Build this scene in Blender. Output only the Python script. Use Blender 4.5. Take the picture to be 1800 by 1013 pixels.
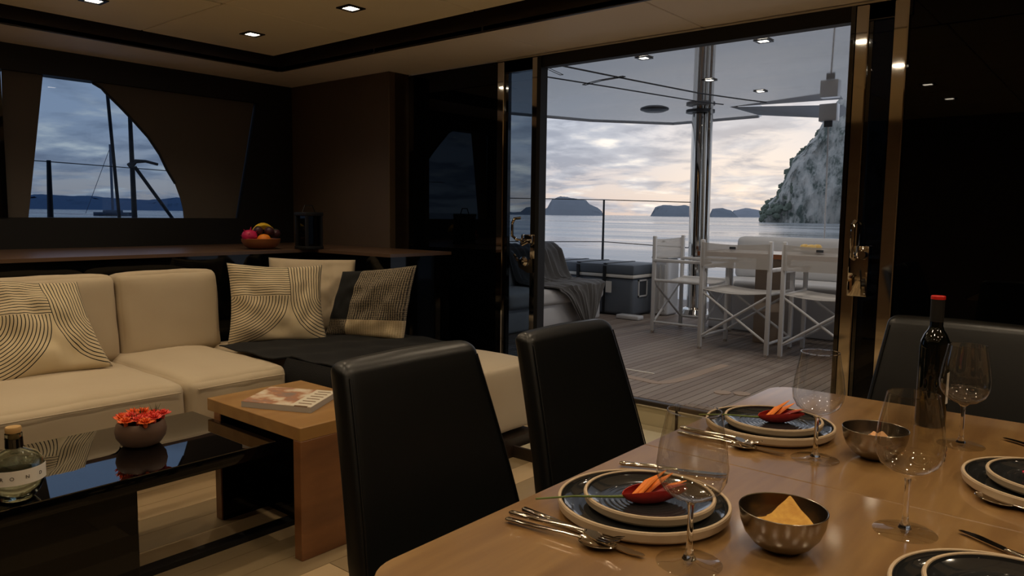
import bpy, bmesh, math, random
from mathutils import Vector, Matrix, noise as mnoise
random.seed(7)
PI = math.pi
COL = bpy.context.scene.collection
for o in list(bpy.data.objects): bpy.data.objects.remove(o)

def C(r, g, b, a=1.0):
    f = lambda c: (c/255/12.92) if c/255 <= .04045 else ((c/255+.055)/1.055)**2.4
    return (f(r), f(g), f(b), a)

# ---------------------------------------------------------------- camera
yaw, pitch, roll, F = .69417818, .09895888, .01256924, 1311.4
cam = bpy.data.cameras.new('camera'); co = bpy.data.objects.new('camera', cam); COL.objects.link(co)
fw = Vector((-math.sin(yaw)*math.cos(pitch), math.cos(yaw)*math.cos(pitch), -math.sin(pitch)))
r0 = Vector((math.cos(yaw), math.sin(yaw), 0)); u0 = r0.cross(fw)
rr = math.cos(roll)*r0 + math.sin(roll)*u0; uu = -math.sin(roll)*r0 + math.cos(roll)*u0
m = Matrix((rr, uu, -fw)).transposed().to_4x4(); m.translation = (0, 0, 1.25)
co.matrix_world = m
cam.sensor_width = 36; cam.lens = F/1800*36; cam.clip_start = .05; cam.clip_end = 60000
bpy.context.scene.camera = co

# ---------------------------------------------------------------- world, exposure
W = bpy.data.worlds.new('dusk_sky'); bpy.context.scene.world = W; W.use_nodes = True
vs = bpy.context.scene.view_settings
vs.view_transform = 'Standard'; vs.look = 'None'; vs.gamma = 1; vs.use_curve_mapping = False; vs.exposure = 0.0
SKY_STRENGTH = 1.28
SPOT_POWER = 9.6
SPOT_COLOR = (1, .79, .54)
COCKPIT_POWER = 15
COCKPIT_COLOR = (1, .90, .80)
def build_world():
    nt = W.node_tree; N = nt.nodes; L = nt.links; N.clear()
    def n(t, **k):
        x = N.new(t)
        for a, b in k.items(): setattr(x, a, b)
        return x
    def ma(op, a, b=None, c=None):
        x = n('ShaderNodeMath', operation=op)
        for i, v in enumerate((a, b, c)):
            if v is None: continue
            if isinstance(v, (int, float)): x.inputs[i].default_value = v
            else: L.new(v, x.inputs[i])
        return x.outputs[0]
    def ramp(fac, els):
        x = n('ShaderNodeValToRGB'); L.new(fac, x.inputs[0]); e = x.color_ramp.elements
        while len(e) > 1: e.remove(e[0])
        e[0].position = els[0][0]; e[0].color = els[0][1]
        for p, c in els[1:]:
            q = e.new(p); q.color = c
        return x.outputs[0]
    def mix(f, a, b, bt='MIX'):
        x = n('ShaderNodeMix', data_type='RGBA', blend_type=bt)
        if isinstance(f, (int, float)): x.inputs[0].default_value = f
        else: L.new(f, x.inputs[0])
        for i, v in ((6, a), (7, b)):
            if isinstance(v, tuple): x.inputs[i].default_value = v
            else: L.new(v, x.inputs[i])
        return x.outputs[2]
    tc = n('ShaderNodeTexCoord'); sp = n('ShaderNodeSeparateXYZ'); L.new(tc.outputs['Generated'], sp.inputs[0])
    x, y, z = sp.outputs
    el = ma('MAXIMUM', z, 0.0)
    base = ramp(el, [(0, C(196, 176, 166)), (.03, C(206, 192, 184)), (.09, C(188, 192, 202)), (.2, C(176, 186, 202)), (.5, C(170, 184, 206)), (1, C(160, 178, 206))])
    # the side away from the sunset is bluer and dimmer
    gl = ma('ADD', ma('MULTIPLY', x, -.40), ma('MULTIPLY', y, .91))
    away = ramp(ma('MULTIPLY_ADD', gl, .5, .5), [(.45, (1, 1, 1, 1)), (.86, (0, 0, 0, 1))])
    blue = ramp(el, [(0, C(182, 188, 196)), (.1, C(166, 174, 188)), (1, C(158, 170, 190))])
    base = mix(away, base, blue)
    # flattened cloud coordinates
    zz = ma('ADD', el, .16)
    cx = n('ShaderNodeCombineXYZ'); L.new(ma('DIVIDE', x, zz), cx.inputs[0]); L.new(ma('DIVIDE', y, zz), cx.inputs[1]); cx.inputs[2].default_value = 3.1
    no = n('ShaderNodeTexNoise'); L.new(cx.outputs[0], no.inputs['Vector']); no.inputs['Scale'].default_value = 2.1; no.inputs['Detail'].default_value = 9; no.inputs['Roughness'].default_value = .58; no.inputs['Distortion'].default_value = .35
    cl = ramp(no.outputs[0], [(.43, (0, 0, 0, 1)), (.55, (1, 1, 1, 1))])
    no2 = n('ShaderNodeTexNoise'); L.new(cx.outputs[0], no2.inputs['Vector']); no2.inputs['Scale'].default_value = 3.4; no2.inputs['Detail'].default_value = 6
    shade = ramp(no2.outputs[0], [(.36, C(134, 140, 154)), (.52, C(168, 172, 182)), (.60, C(206, 204, 204)), (.68, C(250, 240, 226))])
    shade = mix(away, shade, mix(1.0, shade, C(190, 200, 214), 'MULTIPLY'))
    col = mix(ma('MULTIPLY', cl, .80), base, shade)
    # sun glow behind the clouds, low over the islands
    nrm = n('ShaderNodeVectorMath', operation='DOT_PRODUCT'); L.new(tc.outputs['Generated'], nrm.inputs[0]); nrm.inputs[1].default_value = (-.375, .923, .055)
    g = ma('POWER', ma('MAXIMUM', nrm.outputs['Value'], 0.0), 90.0)
    g2 = ma('MULTIPLY', g, ma('SUBTRACT', 1.0, ma('MULTIPLY', cl, .55)))
    col = mix(ma('MULTIPLY', g2, .7), col, C(255, 232, 206))
    # below the horizon: sea tone
    dn = ramp(ma('MULTIPLY_ADD', z, 10, .5), [(.44, (1, 1, 1, 1)), (.5, (0, 0, 0, 1))])
    col = mix(dn, col, C(110, 122, 138))
    bg = n('ShaderNodeBackground'); L.new(col, bg.inputs[0]); bg.inputs[1].default_value = SKY_STRENGTH
    out = n('ShaderNodeOutputWorld'); L.new(bg.outputs[0], out.inputs[0])
build_world()

# ---------------------------------------------------------------- materials
def mat(name, col, rough=.5, metal=0, ior=1.5, coat=0, coat_rough=.05, var=None, bump=None, sheen=0, trans=0, emit=None, spec=.5, alpha=1):
    """var=(scale vec, amount, colour2) ; bump=(scale vec, strength, distance)"""
    m = bpy.data.materials.new(name); m.use_nodes = True
    nt = m.node_tree; b = nt.nodes['Principled BSDF']; L = nt.links
    b.inputs['Base Color'].default_value = col; b.inputs['Roughness'].default_value = rough
    b.inputs['Metallic'].default_value = metal; b.inputs['IOR'].default_value = ior
    b.inputs['Coat Weight'].default_value = coat; b.inputs['Coat Roughness'].default_value = coat_rough
    b.inputs['Sheen Weight'].default_value = sheen; b.inputs['Transmission Weight'].default_value = trans
    b.inputs['Specular IOR Level'].default_value = spec; b.inputs['Alpha'].default_value = alpha
    if emit: b.inputs['Emission Color'].default_value = emit[0]; b.inputs['Emission Strength'].default_value = emit[1]
    def nz(scale, detail=5):
        tc = nt.nodes.new('ShaderNodeTexCoord'); mp = nt.nodes.new('ShaderNodeMapping'); mp.inputs['Scale'].default_value = scale
        no = nt.nodes.new('ShaderNodeTexNoise'); no.inputs['Scale'].default_value = 1; no.inputs['Detail'].default_value = detail
        L.new(tc.outputs['Object'], mp.inputs[0]); L.new(mp.outputs[0], no.inputs['Vector']); return no.outputs[0]
    if var:
        f = nz(var[0]); r = nt.nodes.new('ShaderNodeValToRGB'); L.new(f, r.inputs[0])
        r.color_ramp.elements[0].position = .5-var[1]; r.color_ramp.elements[1].position = .5+var[1]
        r.color_ramp.elements[0].color = col; r.color_ramp.elements[1].color = var[2]
        L.new(r.outputs[0], b.inputs['Base Color'])
    if bump:
        f = nz(bump[0]); k = nt.nodes.new('ShaderNodeBump'); k.inputs['Strength'].default_value = bump[1]; k.inputs['Distance'].default_value = bump[2]
        L.new(f, k.inputs['Height']); L.new(k.outputs[0], b.inputs['Normal'])
    return m

def glass(name, col=(1, 1, 1, 1), ior=1.5, rough=0):
    m = bpy.data.materials.new(name); m.use_nodes = True; nt = m.node_tree; nt.nodes.clear()
    g = nt.nodes.new('ShaderNodeBsdfGlass'); g.inputs['Color'].default_value = col; g.inputs['IOR'].default_value = ior; g.inputs['Roughness'].default_value = rough
    o = nt.nodes.new('ShaderNodeOutputMaterial'); nt.links.new(g.outputs[0], o.inputs[0]); return m

def pane(name, tint, ior=1.5):
    """flat architectural pane: tinted see-through with Fresnel mirror"""
    m = bpy.data.materials.new(name); m.use_nodes = True; nt = m.node_tree; nt.nodes.clear(); N = nt.nodes.new
    t = N('ShaderNodeBsdfTransparent'); t.inputs[0].default_value = tint
    g = N('ShaderNodeBsdfGlossy'); g.inputs['Roughness'].default_value = 0.0; g.inputs[0].default_value = (1, 1, 1, 1)
    f = N('ShaderNodeFresnel'); f.inputs[0].default_value = ior
    x = N('ShaderNodeMixShader'); o = N('ShaderNodeOutputMaterial'); L = nt.links
    ge = N('ShaderNodeNewGeometry'); a_ = N('ShaderNodeMath'); a_.operation = 'SUBTRACT'; a_.inputs[0].default_value = 1; L.new(ge.outputs['Backfacing'], a_.inputs[1])
    b_ = N('ShaderNodeMath'); b_.operation = 'MULTIPLY'; L.new(f.outputs[0], b_.inputs[0]); L.new(a_.outputs[0], b_.inputs[1])
    L.new(b_.outputs[0], x.inputs[0]); L.new(t.outputs[0], x.inputs[1]); L.new(g.outputs[0], x.inputs[2]); L.new(x.outputs[0], o.inputs[0]); return m

MT = {}
MT['cream_fabric'] = mat('cream_fabric', C(196, 180, 152), .9, sheen=.15, bump=((260, 260, 260), .12, .002), var=((3, 3, 3), .3, C(186, 168, 140)))
MT['seam'] = mat('seam', C(110, 95, 72), .9)
MT['walnut'] = mat('walnut_veneer', C(164, 124, 70), .38, coat=.25, coat_rough=.18, var=((16, 1.2, 16), .22, C(144, 104, 56)))
MT['table_wood'] = mat('table_wood', C(156, 121, 74), .34, coat=.7, coat_rough=.09, var=((24, 2.4, 6), .2, C(124, 90, 52)))
MT['teak_edge'] = mat('teak_edge', C(120, 72, 40), .5)
MT['table_wood'].node_tree.nodes['Principled BSDF'].inputs['Coat IOR'].default_value = 1.9
MT['side_wood_grain'] = mat('side_wood_grain', C(142, 94, 56), .35, coat=.3, coat_rough=.15, var=((3, 2.4, 9), .2, C(98, 60, 34)))
MT['black_gloss'] = mat('black_gloss', C(6, 6, 8), .06, coat=1, coat_rough=.01)
MT['black_lacquer'] = mat('black_lacquer', C(5, 5, 6), .05, ior=1.35)
MT['mirror_top'] = mat('black_mirror_glass', C(5, 5, 6), .015, ior=2.3)
MT['dark_glass'] = mat('dark_glass', C(4, 5, 7), .015, ior=1.33)
MT['black_matt'] = mat('black_matt', C(6, 6, 6), .6)
MT['black_leather'] = mat('black_leather', C(8, 9, 8), .36, bump=((220, 220, 220), .18, .001), spec=.5)
MT['black_wool'] = mat('black_wool', C(7, 7, 7), .97, bump=((150, 150, 150), .5, .003))
MT['steel'] = mat('polished_steel', C(205, 200, 192), .05, metal=1)
MT['brushed'] = mat('brushed_steel', C(150, 141, 128), .24, metal=1, bump=((60, 60, 3), .08, .001))
MT['cutlery'] = mat('cutlery_steel', C(200, 190, 175), .12, metal=1)
MT['soffit'] = mat('soffit_cream', C(236, 226, 210), .5)
MT['ceil_panel'] = mat('ceiling_panel_cream', C(240, 228, 196), .5)
MT['dark_wood'] = mat('dark_wood', C(46, 34, 24), .45, var=((3, 3, 18), .2, C(32, 24, 17)))
MT['brown_wall'] = mat('brown_wall_panel', C(92, 76, 60), .5, var=((2, 2, 2), .3, C(80, 66, 52)))
MT['floor_wood'] = [mat('floor_oak_%s' % n, c, .42, var=((9, 1.2, 5), .25, c2)) for n, c, c2 in (
    ('light', C(196, 172, 134), C(180, 154, 116)), ('mid', C(172, 148, 110), C(158, 134, 98)), ('dull', C(156, 136, 102), C(140, 120, 90)))]
MT['teak'] = [mat('teak_%s' % n, c, .6, var=((18, 1.0, 8), .28, c2)) for n, c, c2 in (
    ('grey', C(134, 121, 110), C(114, 101, 92)), ('brown', C(128, 113, 102), C(108, 95, 86)), ('pale', C(141, 129, 118), C(121, 109, 100)))]
MT['caulk'] = mat('caulk', C(52, 46, 42), .8)
MT['white_gel'] = mat('white_gelcoat', C(205, 206, 208), .3, coat=.4, coat_rough=.08)
MT['white_metal'] = mat('white_powdercoat', C(205, 205, 205), .4)
MT['white_mesh'] = mat('white_mesh_fabric', C(206, 202, 196), .85, bump=((300, 300, 300), .3, .001), alpha=.6)
MT['riser_cream'] = mat('riser_cream', C(190, 178, 146), .5)
MT['cushion_grey'] = mat('outdoor_cushion_white', C(196, 196, 196), .8)
MT['grey_throw'] = mat('grey_wool', C(84, 82, 80), .95, sheen=.3, bump=((120, 120, 120), .5, .004))
MT['cooler'] = mat('cooler_grey', C(94, 102, 112), .55)
MT['cooler_dark'] = mat('cooler_dark', C(58, 62, 68), .6)
MT['label_white'] = mat('label_white', C(225, 222, 214), .6)
MT['stone_cream'] = mat('stoneware_cream', C(200, 178, 148), .5, var=((12, 12, 12), .3, C(184, 160, 130)))
MT['glaze'] = mat('dark_glaze', C(40, 41, 42), .1, coat=.6, coat_rough=.04)
MT['cork'] = mat('cork', C(186, 150, 96), .8)
MT['red'] = mat('red_foil', C(200, 36, 30), .35)
MT['wine_glass'] = pane('clear_thin_glass', (.94, .94, .93, 1), 1.85)
MT['stem_glass'] = glass('clear_stem_glass', (1, 1, 1, 1), 1.46)
MT['bottle_black'] = mat('dark_bottle_glass', C(6, 9, 7), .04, ior=1.55)
MT['gin_glass'] = glass('gin_bottle_glass', C(232, 236, 232), 1.45)
MT['bamboo'] = mat('clay_bowl', C(110, 82, 62), .6, var=((8, 8, 8), .3, C(78, 56, 44)))
MT['wood_bowl'] = mat('wooden_bowl', C(140, 84, 48), .42, var=((6, 6, 20), .3, C(130, 78, 44)))
MT['petal'] = [mat('petal_%s' % n, c, .6) for n, c in (('red', C(226, 62, 40)), ('orange', C(240, 110, 44)), ('coral', C(232, 84, 70)))]
MT['leaf'] = mat('leaf_green', C(48, 70, 34), .55)
MT['stem'] = mat('stem_green', C(96, 112, 50), .5)
MT['bract'] = mat('bract_red', C(168, 44, 30), .42, var=((30, 30, 30), .3, C(118, 16, 26)))
MT['bract_orange'] = mat('bract_orange', C(240, 130, 30), .45)
MT['chip'] = mat('corn_chip', C(214, 166, 72), .75, var=((70, 70, 70), .2, C(188, 134, 50)), bump=((160, 160, 160), .5, .002))
MT['chip_peach'] = mat('peach_chip', C(214, 160, 110), .75, bump=((160, 160, 160), .4, .002))
MT['mask'] = mat('window_shade_mesh', C(84, 77, 70), .8)
MT['rope_dark'] = mat('rigging_dark', C(34, 38, 46), .6)
MT['roof'] = mat('hardtop_gelcoat', C(246, 244, 242), .05, metal=.65, ior=1.8, bump=((.5, .9, 1), .03, .03))
MT['roof_groove'] = mat('roof_groove', C(60, 62, 66), .4)
MT['island'] = mat('island_haze_far', C(130, 136, 144), 1, spec=0)  # distance haze painted in as a blue-grey base colour
MT['island_far'] = mat('island_haze_farther', C(152, 156, 164), 1, spec=0)  # paler base colour stands in for thicker haze
MT['shore'] = mat('shore_haze_far', C(96, 118, 146), 1, spec=0)  # haze blue painted into the far shore's colour
MT['lamp'] = mat('lamp_glow', (0, 0, 0, 1), .5, emit=((1, .86, .66, 1), 30))
MT['lamp_frame'] = mat('lamp_frame', C(30, 26, 22), .35, metal=.6)
MT['out_lamp'] = mat('outdoor_lamp_glow', (0, 0, 0, 1), .5, emit=((1, .93, .82, 1), 9))

# ---------------------------------------------------------------- mesh building
class MB:
    def __init__(s): s.v = []; s.f = []; s.sm = []; s.uv = {}
    def add(s, vs, fs, smooth=False):
        k = len(s.v); s.v += [tuple(x) for x in vs]
        for f in fs: s.f.append([i+k for i in f]); s.sm.append(smooth)
        return s
    def box(s, x0, x1, y0, y1, z0, z1, bev=0, seg=2, M=None):
        bm = bmesh.new(); bmesh.ops.create_cube(bm, size=1)
        for v in bm.verts: v.co = Vector(((x0+x1)/2+v.co.x*(x1-x0), (y0+y1)/2+v.co.y*(y1-y0), (z0+z1)/2+v.co.z*(z1-z0)))
        if bev: bmesh.ops.bevel(bm, geom=bm.edges[:], offset=bev, segments=seg, affect='EDGES', profile=.5)
        s.bm(bm, M, smooth=bool(bev)); return s
    def bm(s, bm, M=None, smooth=False):
        bm.verts.index_update()
        s.add([(M @ v.co) if M else v.co.copy() for v in bm.verts], [[v.index for v in f.verts] for f in bm.faces], smooth); bm.free()
    def tube(s, pts, rad, n=10, caps=True, smooth=True, squash=None):
        pts = [Vector(p) for p in pts]; rads = rad if isinstance(rad, (list, tuple)) else [rad]*len(pts)
        vs = []; up = None
        for i, p in enumerate(pts):
            d = (pts[min(i+1, len(pts)-1)]-pts[max(i-1, 0)]).normalized()
            if up is None:
                up = Vector((0, 0, 1)) if abs(d.z) < .9 else Vector((1, 0, 0))
            a = d.cross(up).normalized(); b = a.cross(d).normalized(); up = b
            sq = squash or 1
            for k in range(n):
                t = 2*PI*k/n; vs.append(p+rads[i]*(math.cos(t)*a+math.sin(t)*b*sq))
        fs = [[i*n+k, i*n+(k+1) % n, (i+1)*n+(k+1) % n, (i+1)*n+k] for i in range(len(pts)-1) for k in range(n)]
        if caps: fs += [list(range(n))[::-1], [(len(pts)-1)*n+k for k in range(n)]]
        return s.add(vs, fs, smooth)
    def lathe(s, prof, c=(0, 0, 0), n=40, smooth=True, close=False):
        vs = []; fs = []; idx = []
        for r, z in prof:
            if r < 1e-6: idx.append([len(vs)]*n); vs.append((c[0], c[1], c[2]+z))
            else:
                b = len(vs); idx.append(list(range(b, b+n)))
                vs += [(c[0]+r*math.cos(2*PI*k/n), c[1]+r*math.sin(2*PI*k/n), c[2]+z) for k in range(n)]
        P = len(prof)
        for i in range(P if close else P-1):
            A, B = idx[i], idx[(i+1) % P]
            for k in range(n):
                q = [A[k], A[(k+1) % n], B[(k+1) % n], B[k]]; q2 = []
                for t in q:
                    if t not in q2: q2.append(t)
                if len(q2) > 2: fs.append(q2)
        return s.add(vs, fs, smooth)
    def prism(s, poly, axis, a, b, smooth=False):
        """poly: 2D outline in the two other axes (order x<y<z), extruded along axis"""
        def mk(p, t):
            q = list(p); q.insert(axis, t); return tuple(q)
        n = len(poly); vs = [mk(p, a) for p in poly]+[mk(p, b) for p in poly]
        return s.add(vs, [list(range(n))[::-1], list(range(n, 2*n))]+[[i, (i+1) % n, n+(i+1) % n, n+i] for i in range(n)], smooth)
    def grid(s, fn, nu, nv, smooth=True, thick=0):
        P = [[Vector(fn(i/nu, j/nv)) for j in range(nv+1)] for i in range(nu+1)]
        w = nv+1
        fs = [[i*w+j, (i+1)*w+j, (i+1)*w+j+1, i*w+j+1] for i in range(nu) for j in range(nv)]
        flat = [p for r in P for p in r]
        if not thick: return s.add(flat, fs, smooth)
        nr = []
        for i in range(nu+1):
            for j in range(nv+1):
                a = P[min(i+1, nu)][j]-P[max(i-1, 0)][j]; b = P[i][min(j+1, nv)]-P[i][max(j-1, 0)]
                q = a.cross(b); nr.append(q.normalized() if q.length > 1e-9 else Vector((0, 0, 1)))
        K = len(flat); vs = flat+[p-n*thick for p, n in zip(flat, nr)]
        fs2 = fs+[[K+i for i in f[::-1]] for f in fs]
        ring = [i*w for i in range(nu+1)]+[nu*w+j for j in range(1, nv+1)]+[i*w+nv for i in range(nu-1, -1, -1)]+[j for j in range(nv-1, 0, -1)]
        for a, b in zip(ring, ring[1:]+ring[:1]): fs2.append([b, a, K+a, K+b])
        return s.add(vs, fs2, smooth)
    def soft(s, size, r, puff=(0, 0, 0), n=14, M=None, wob=0, seed=0):
        """rounded block centred on origin, bulged by puff on its x/y/z faces"""
        hx, hy, hz = [q/2 for q in size]; vs = {}; vl = []; fs = []
        def pt(p):
            k = tuple(round(c, 5) for c in p)
            if k in vs: return vs[k]
            q = Vector((p[0]*hx, p[1]*hy, p[2]*hz))
            inn = Vector([max(-(h-r), min(h-r, c)) for c, h in zip(q, (hx, hy, hz))])
            d = q-inn
            if d.length > 1e-9: q = inn+d.normalized()*r
            e = [1-p[i]**4 for i in range(3)]
            q.x += puff[0]*p[0]*e[1]*e[2]; q.y += puff[1]*p[1]*e[0]*e[2]; q.z += puff[2]*p[2]*e[0]*e[1]
            if wob: q += Vector(mnoise.noise_vector(q*9+Vector((seed, 0, 0))))*wob
            vs[k] = len(vl); vl.append((M @ q) if M else q); return vs[k]
        g = [math.sin((-1+2*i/n)*PI/2) for i in range(n+1)]
        for ax in range(3):
            for sg in (-1, 1):
                for i in range(n):
                    for j in range(n):
                        c = []
                        for a, b in ((g[i], g[j]), (g[i+1], g[j]), (g[i+1], g[j+1]), (g[i], g[j+1])):
                            p = [a, b]; p.insert(ax, sg); c.append(pt(p))
                        fl = (sg > 0) ^ (ax == 1)
                        fs.append(c if fl else c[::-1])
        return s.add(vl, fs, True)
    def mesh(s, name):
        me = bpy.data.meshes.new(name); me.from_pydata(s.v, [], s.f)
        me.polygons.foreach_set('use_smooth', s.sm); me.update(); return me
    def build(s, name, mt, parent=None, loc=None, sharp=35, world=True):
        me = s.mesh(name)
        for q in (mt if isinstance(mt, list) else [mt]): me.materials.append(q)
        o = bpy.data.objects.new(name, me); COL.objects.link(o)
        if parent:
            o.parent = parent
            if world: o.location = -abs_loc(parent)
            if world and loc: raise ValueError
        elif loc:
            # mesh in world coordinates; move origin
            L = Vector(loc)
            for v in me.vertices: v.co -= L
            o.location = L
        if not parent: pass
        if any(s.sm):
            try: me.set_sharp_from_angle(angle=math.radians(sharp))
            except Exception: pass
        return o
def abs_loc(o):
    L = Vector(o.location)
    while o.parent: o = o.parent; L += Vector(o.location)
    return L
def tag(o, label, cat, group=None):
    o['label'] = label; o['category'] = cat
    if group: o['group'] = group
    return o
def thing(name, label, cat, loc=(0, 0, 0), rz=0, group=None):
    o = bpy.data.objects.new(name, None); COL.objects.link(o); o.location = loc; o.rotation_euler = (0, 0, rz)
    o.empty_display_size = .1
    return tag(o, label, cat, group)
def struct(o): o['kind'] = 'structure'; return o
def S_empty(name, loc=(0, 0, 0)):
    o = bpy.data.objects.new(name, None); COL.objects.link(o); o.location = loc; return struct(o)
def copy_tree(o, parent=None):
    c = o.copy(); COL.objects.link(c)
    if parent: c.parent = parent
    for ch in list(o.children): copy_tree(ch, c)
    return c
def B(*a, **k): return MB().box(*a, **k)

# ================================================================ SETTING
DY = 3.80      # door plane
SZ = 2.25      # soffit height
DK = .20       # deck level outside
XL, XR, YB = -5.4, 2.6, -2.6
# floor with planks
fl = struct(B(XL-.2, XR, YB, 3.72, -.06, -.012).build('floor', MT['caulk'], loc=(0, 0, 0)))
pw = .145
plank_me = {}
for mi in range(3):
    for ln in (1.5, 1.1):
        q = B(-pw/2+.001, pw/2-.001, 0, ln-.003, -.012, 0).mesh('plank'); q.materials.append(MT['floor_wood'][mi]); plank_me[(mi, ln)] = q
cnt = 0
xx = -3.65
while xx < -.21:
    yy = -.2-random.random()*.6
    while yy < 3.6 and cnt < 290:
        ln = random.choice((1.5, 1.1)); mi = random.choice((0, 0, 1, 2))
        if yy+ln > 3.71:
            if 3.71-yy < .3: break
            yy = 3.71-ln+0.0 if False else yy
        o = bpy.data.objects.new('plank', plank_me[(mi, ln)]); COL.objects.link(o); o.parent = fl; o.location = (xx, min(yy, 3.71-ln) if yy+ln > 3.71 else yy, 0.0)
        if yy+ln > 3.71:
            # last board of the row is cut short: own mesh
            q = B(-pw/2+.001, pw/2-.001, 0, 3.71-yy, -.012, 0).mesh('plank'); q.materials.append(MT['floor_wood'][mi]); o.data = q; o.location = (xx, yy, 0)
        cnt += 1; yy += ln
    xx += pw

B(-.13, XR, YB, 3.71, -.012, 0).build('floor_field', MT['floor_wood'][0], fl)
B(XL, -3.73, YB, 3.71, -.012, 0).build('floor_field', MT['floor_wood'][1], fl)
B(-3.73, -.13, YB, -.81, -.012, 0).build('floor_field', MT['floor_wood'][0], fl)
# ceiling: dark void above, soffit frame, hung panels
ce = S_empty('ceiling', (0, 0, SZ))
B(XL-.2, XR, YB, DY+.1, 2.46, 2.5).build('ceiling_void', MT['black_matt'], ce)
SI = (-4.82, 3.14)
sx = [-5.5, -4.82, -3.77, -2.85, -1.85, -.85, .15, 1.15, 2.6]
for a, b in zip(sx[1:-1], sx[2:]):
    B(a+.003, b-.003, SI[1], DY+.02, SZ, SZ+.03, bev=.003, seg=1).build('soffit_panel', MT['soffit'], ce)
B(XL-.1, SI[0]-.003, SI[1]+0, DY+.02, SZ, SZ+.03).build('soffit_panel', MT['soffit'], ce)
for a, b in ((YB, 1.22), (1.22, SI[1])):
    B(XL-.1, SI[0], a+.003, b-.003, SZ, SZ+.03, bev=.003, seg=1).build('soffit_panel', MT['soffit'], ce)
B(SI[0]-.02, SI[0], YB, SI[1], SZ-.002, 2.46).build('ceiling_riser', MT['dark_wood'], ce)
B(SI[0], XR, SI[1], SI[1]+.02, SZ-.002, 2.46).build('ceiling_riser', MT['dark_wood'], ce)
px = [-4.73, -3.77, -2.81, -1.85, -.89, .07, 1.03, 1.99]; py = [3.04, 2.13, 1.22, .31, -.6, -1.5]
for i in range(len(px)-1):
    for j in range(len(py)-1):
        g = .018 if not (i == 0 and j >= 1) else .03
        B(px[i]+.004, px[i+1]-(.022 if (i == 0 and j >= 1) else .004), py[j+1]+.004, py[j]-.004, 2.33, 2.35, bev=.003, seg=1).build('ceiling_panel', MT['ceil_panel'], ce)

# left wall with window
XW = -5.36
wl = S_empty('wall_left', (XW, 2, 0))
wy0, wy1, wz0, wz1 = 1.50, 3.42, 1.19, 2.09
B(XW-.12, XW, YB, DY, 0, wz0-.0).build('wall_lower_panel', MT['black_matt'], wl)
B(XW-.12, XW, YB, DY, wz1, 2.46).build('wall_upper_panel', MT['black_matt'], wl)
B(XW-.12, XW, YB, wy0, wz0, wz1).build('wall_end_panel', MT['black_matt'], wl)
MB().prism([(3.11, wz0), (DY, wz0), (DY, wz1), (3.29, wz1)], 0, XW-.12, XW).build('wall_end_panel', MT['black_matt'], wl)
w1 = S_empty('window_1', (XW-.06, 2.3, 1.2))
B(XW-.06, XW-.055, wy0, 3.3, wz0, wz1).build('pane', pane('tinted_window_glass', (.52, .60, .69, 1), 1.2), w1)
B(XW-.05, XW+.01, wy0, wy0+.06, wz0, wz1).build('window_frame', MT['black_gloss'], w1)
# printed shade with the curved opening (two pieces)
k = XW-.045
MB().prism([(1.56, wz0), (1.685, wz0), (1.806, wz1), (1.58, wz1)], 0, k, k+.006).build('shade_panel', MT['mask'], w1)
arc = [(2.694, 1.19), (2.69, 1.25), (2.673, 1.33), (2.635, 1.44), (2.578, 1.535), (2.53, 1.64), (2.453, 1.755), (2.36, 1.855), (2.27, 1.945), (2.18, 2.028), (2.155, 2.055), (2.10, 2.082), (2.09, 2.09)]
MB().prism(arc+[(3.285, 2.09), (3.105, 1.19)], 0, k, k+.006).build('shade_panel', MT['mask'], w1)
MB().tube([(k+.008, y, z) for y, z in arc[3:-1]], .009, 6).build('shade_piping', MT['rope_dark'], w1)

# aft wall : brown panel, black glass, sliding doors
wa = S_empty('wall_aft', (-4.8, 3.6, 0))
B(XW, -4.16, 3.60, 3.66, 0, SZ, bev=.004, seg=1).build('wall_panel', MT['brown_wall'], wa)
B(-4.20, -4.16, 3.66, 3.80, 0, SZ).build('wall_return', MT['dark_wood'], wa)
B(-4.165, -4.145, 3.775, 3.80, 0, SZ).build('trim_strip', MT['steel'], wa)
B(XW, XR, 3.83, 3.9, 2.24, 2.46).build('wall_upper_panel', MT['black_matt'], wa)
B(-3.29, -.84, 3.78, 3.84, 2.165, 2.236).build('door_header', MT['black_matt'], wa)
B(-3.29, -.84, 3.772, 3.78, 2.236, 2.246).build('header_trim', MT['steel'], wa)
B(-3.29, -.84, 3.72, 3.95, DK-.04, DK-.004).build('door_sill', MT['steel'], wa)
w2 = S_empty('window_2', (-3.7, 3.83, 0))
B(-4.145, -3.29, 3.80, 3.825, .0, 2.24).build('pane', MT['dark_glass'], w2)
w3 = S_empty('window_3', (0, 3.83, 0))
B(-.85, XR, 3.80, 3.825, .0, 2.24).build('pane', MT['dark_glass'], w3)
tint = pane('tinted_door_glass', (.38, .43, .48, 1), 1.3)
tint_dark = pane('dark_tinted_door_glass', (.05, .06, .07, 1), 1.3)
def leaf(name, xa, xb, xc, xd, tint=tint):
    d = S_empty(name, ((xa+xd)/2, 3.8, DK))
    B(xa, xb, 3.775, 3.825, DK, 2.235, bev=.004, seg=1).build('stile', MT['steel'], d)
    B(xc, xd, 3.775, 3.825, DK, 2.235, bev=.004, seg=1).build('stile', MT['steel'], d)
    B(xb, xc, 3.797, 3.803, DK+.08, 2.16).build('pane', tint, d)
    B(xb, xc, 3.78, 3.82, DK, DK+.08).build('rail', MT['steel'], d)
    B(xb, xc, 3.78, 3.82, 2.16, 2.235).build('rail', MT['black_gloss'], d)
    return d
dl = leaf('door_1', -3.29, -3.235, -3.0, -2.955)
B(-2.955, -2.925, 3.77, 3.84, DK, 2.235).build('seal_strip', MT['black_matt'], dl)
B(-3.235, -3.205, 3.79, 3.82, DK, 2.235).build('seal_strip', MT['black_gloss'], dl)
dr = leaf('door_2', -1.075, -1.018, -.912, -.85, tint_dark)
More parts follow.
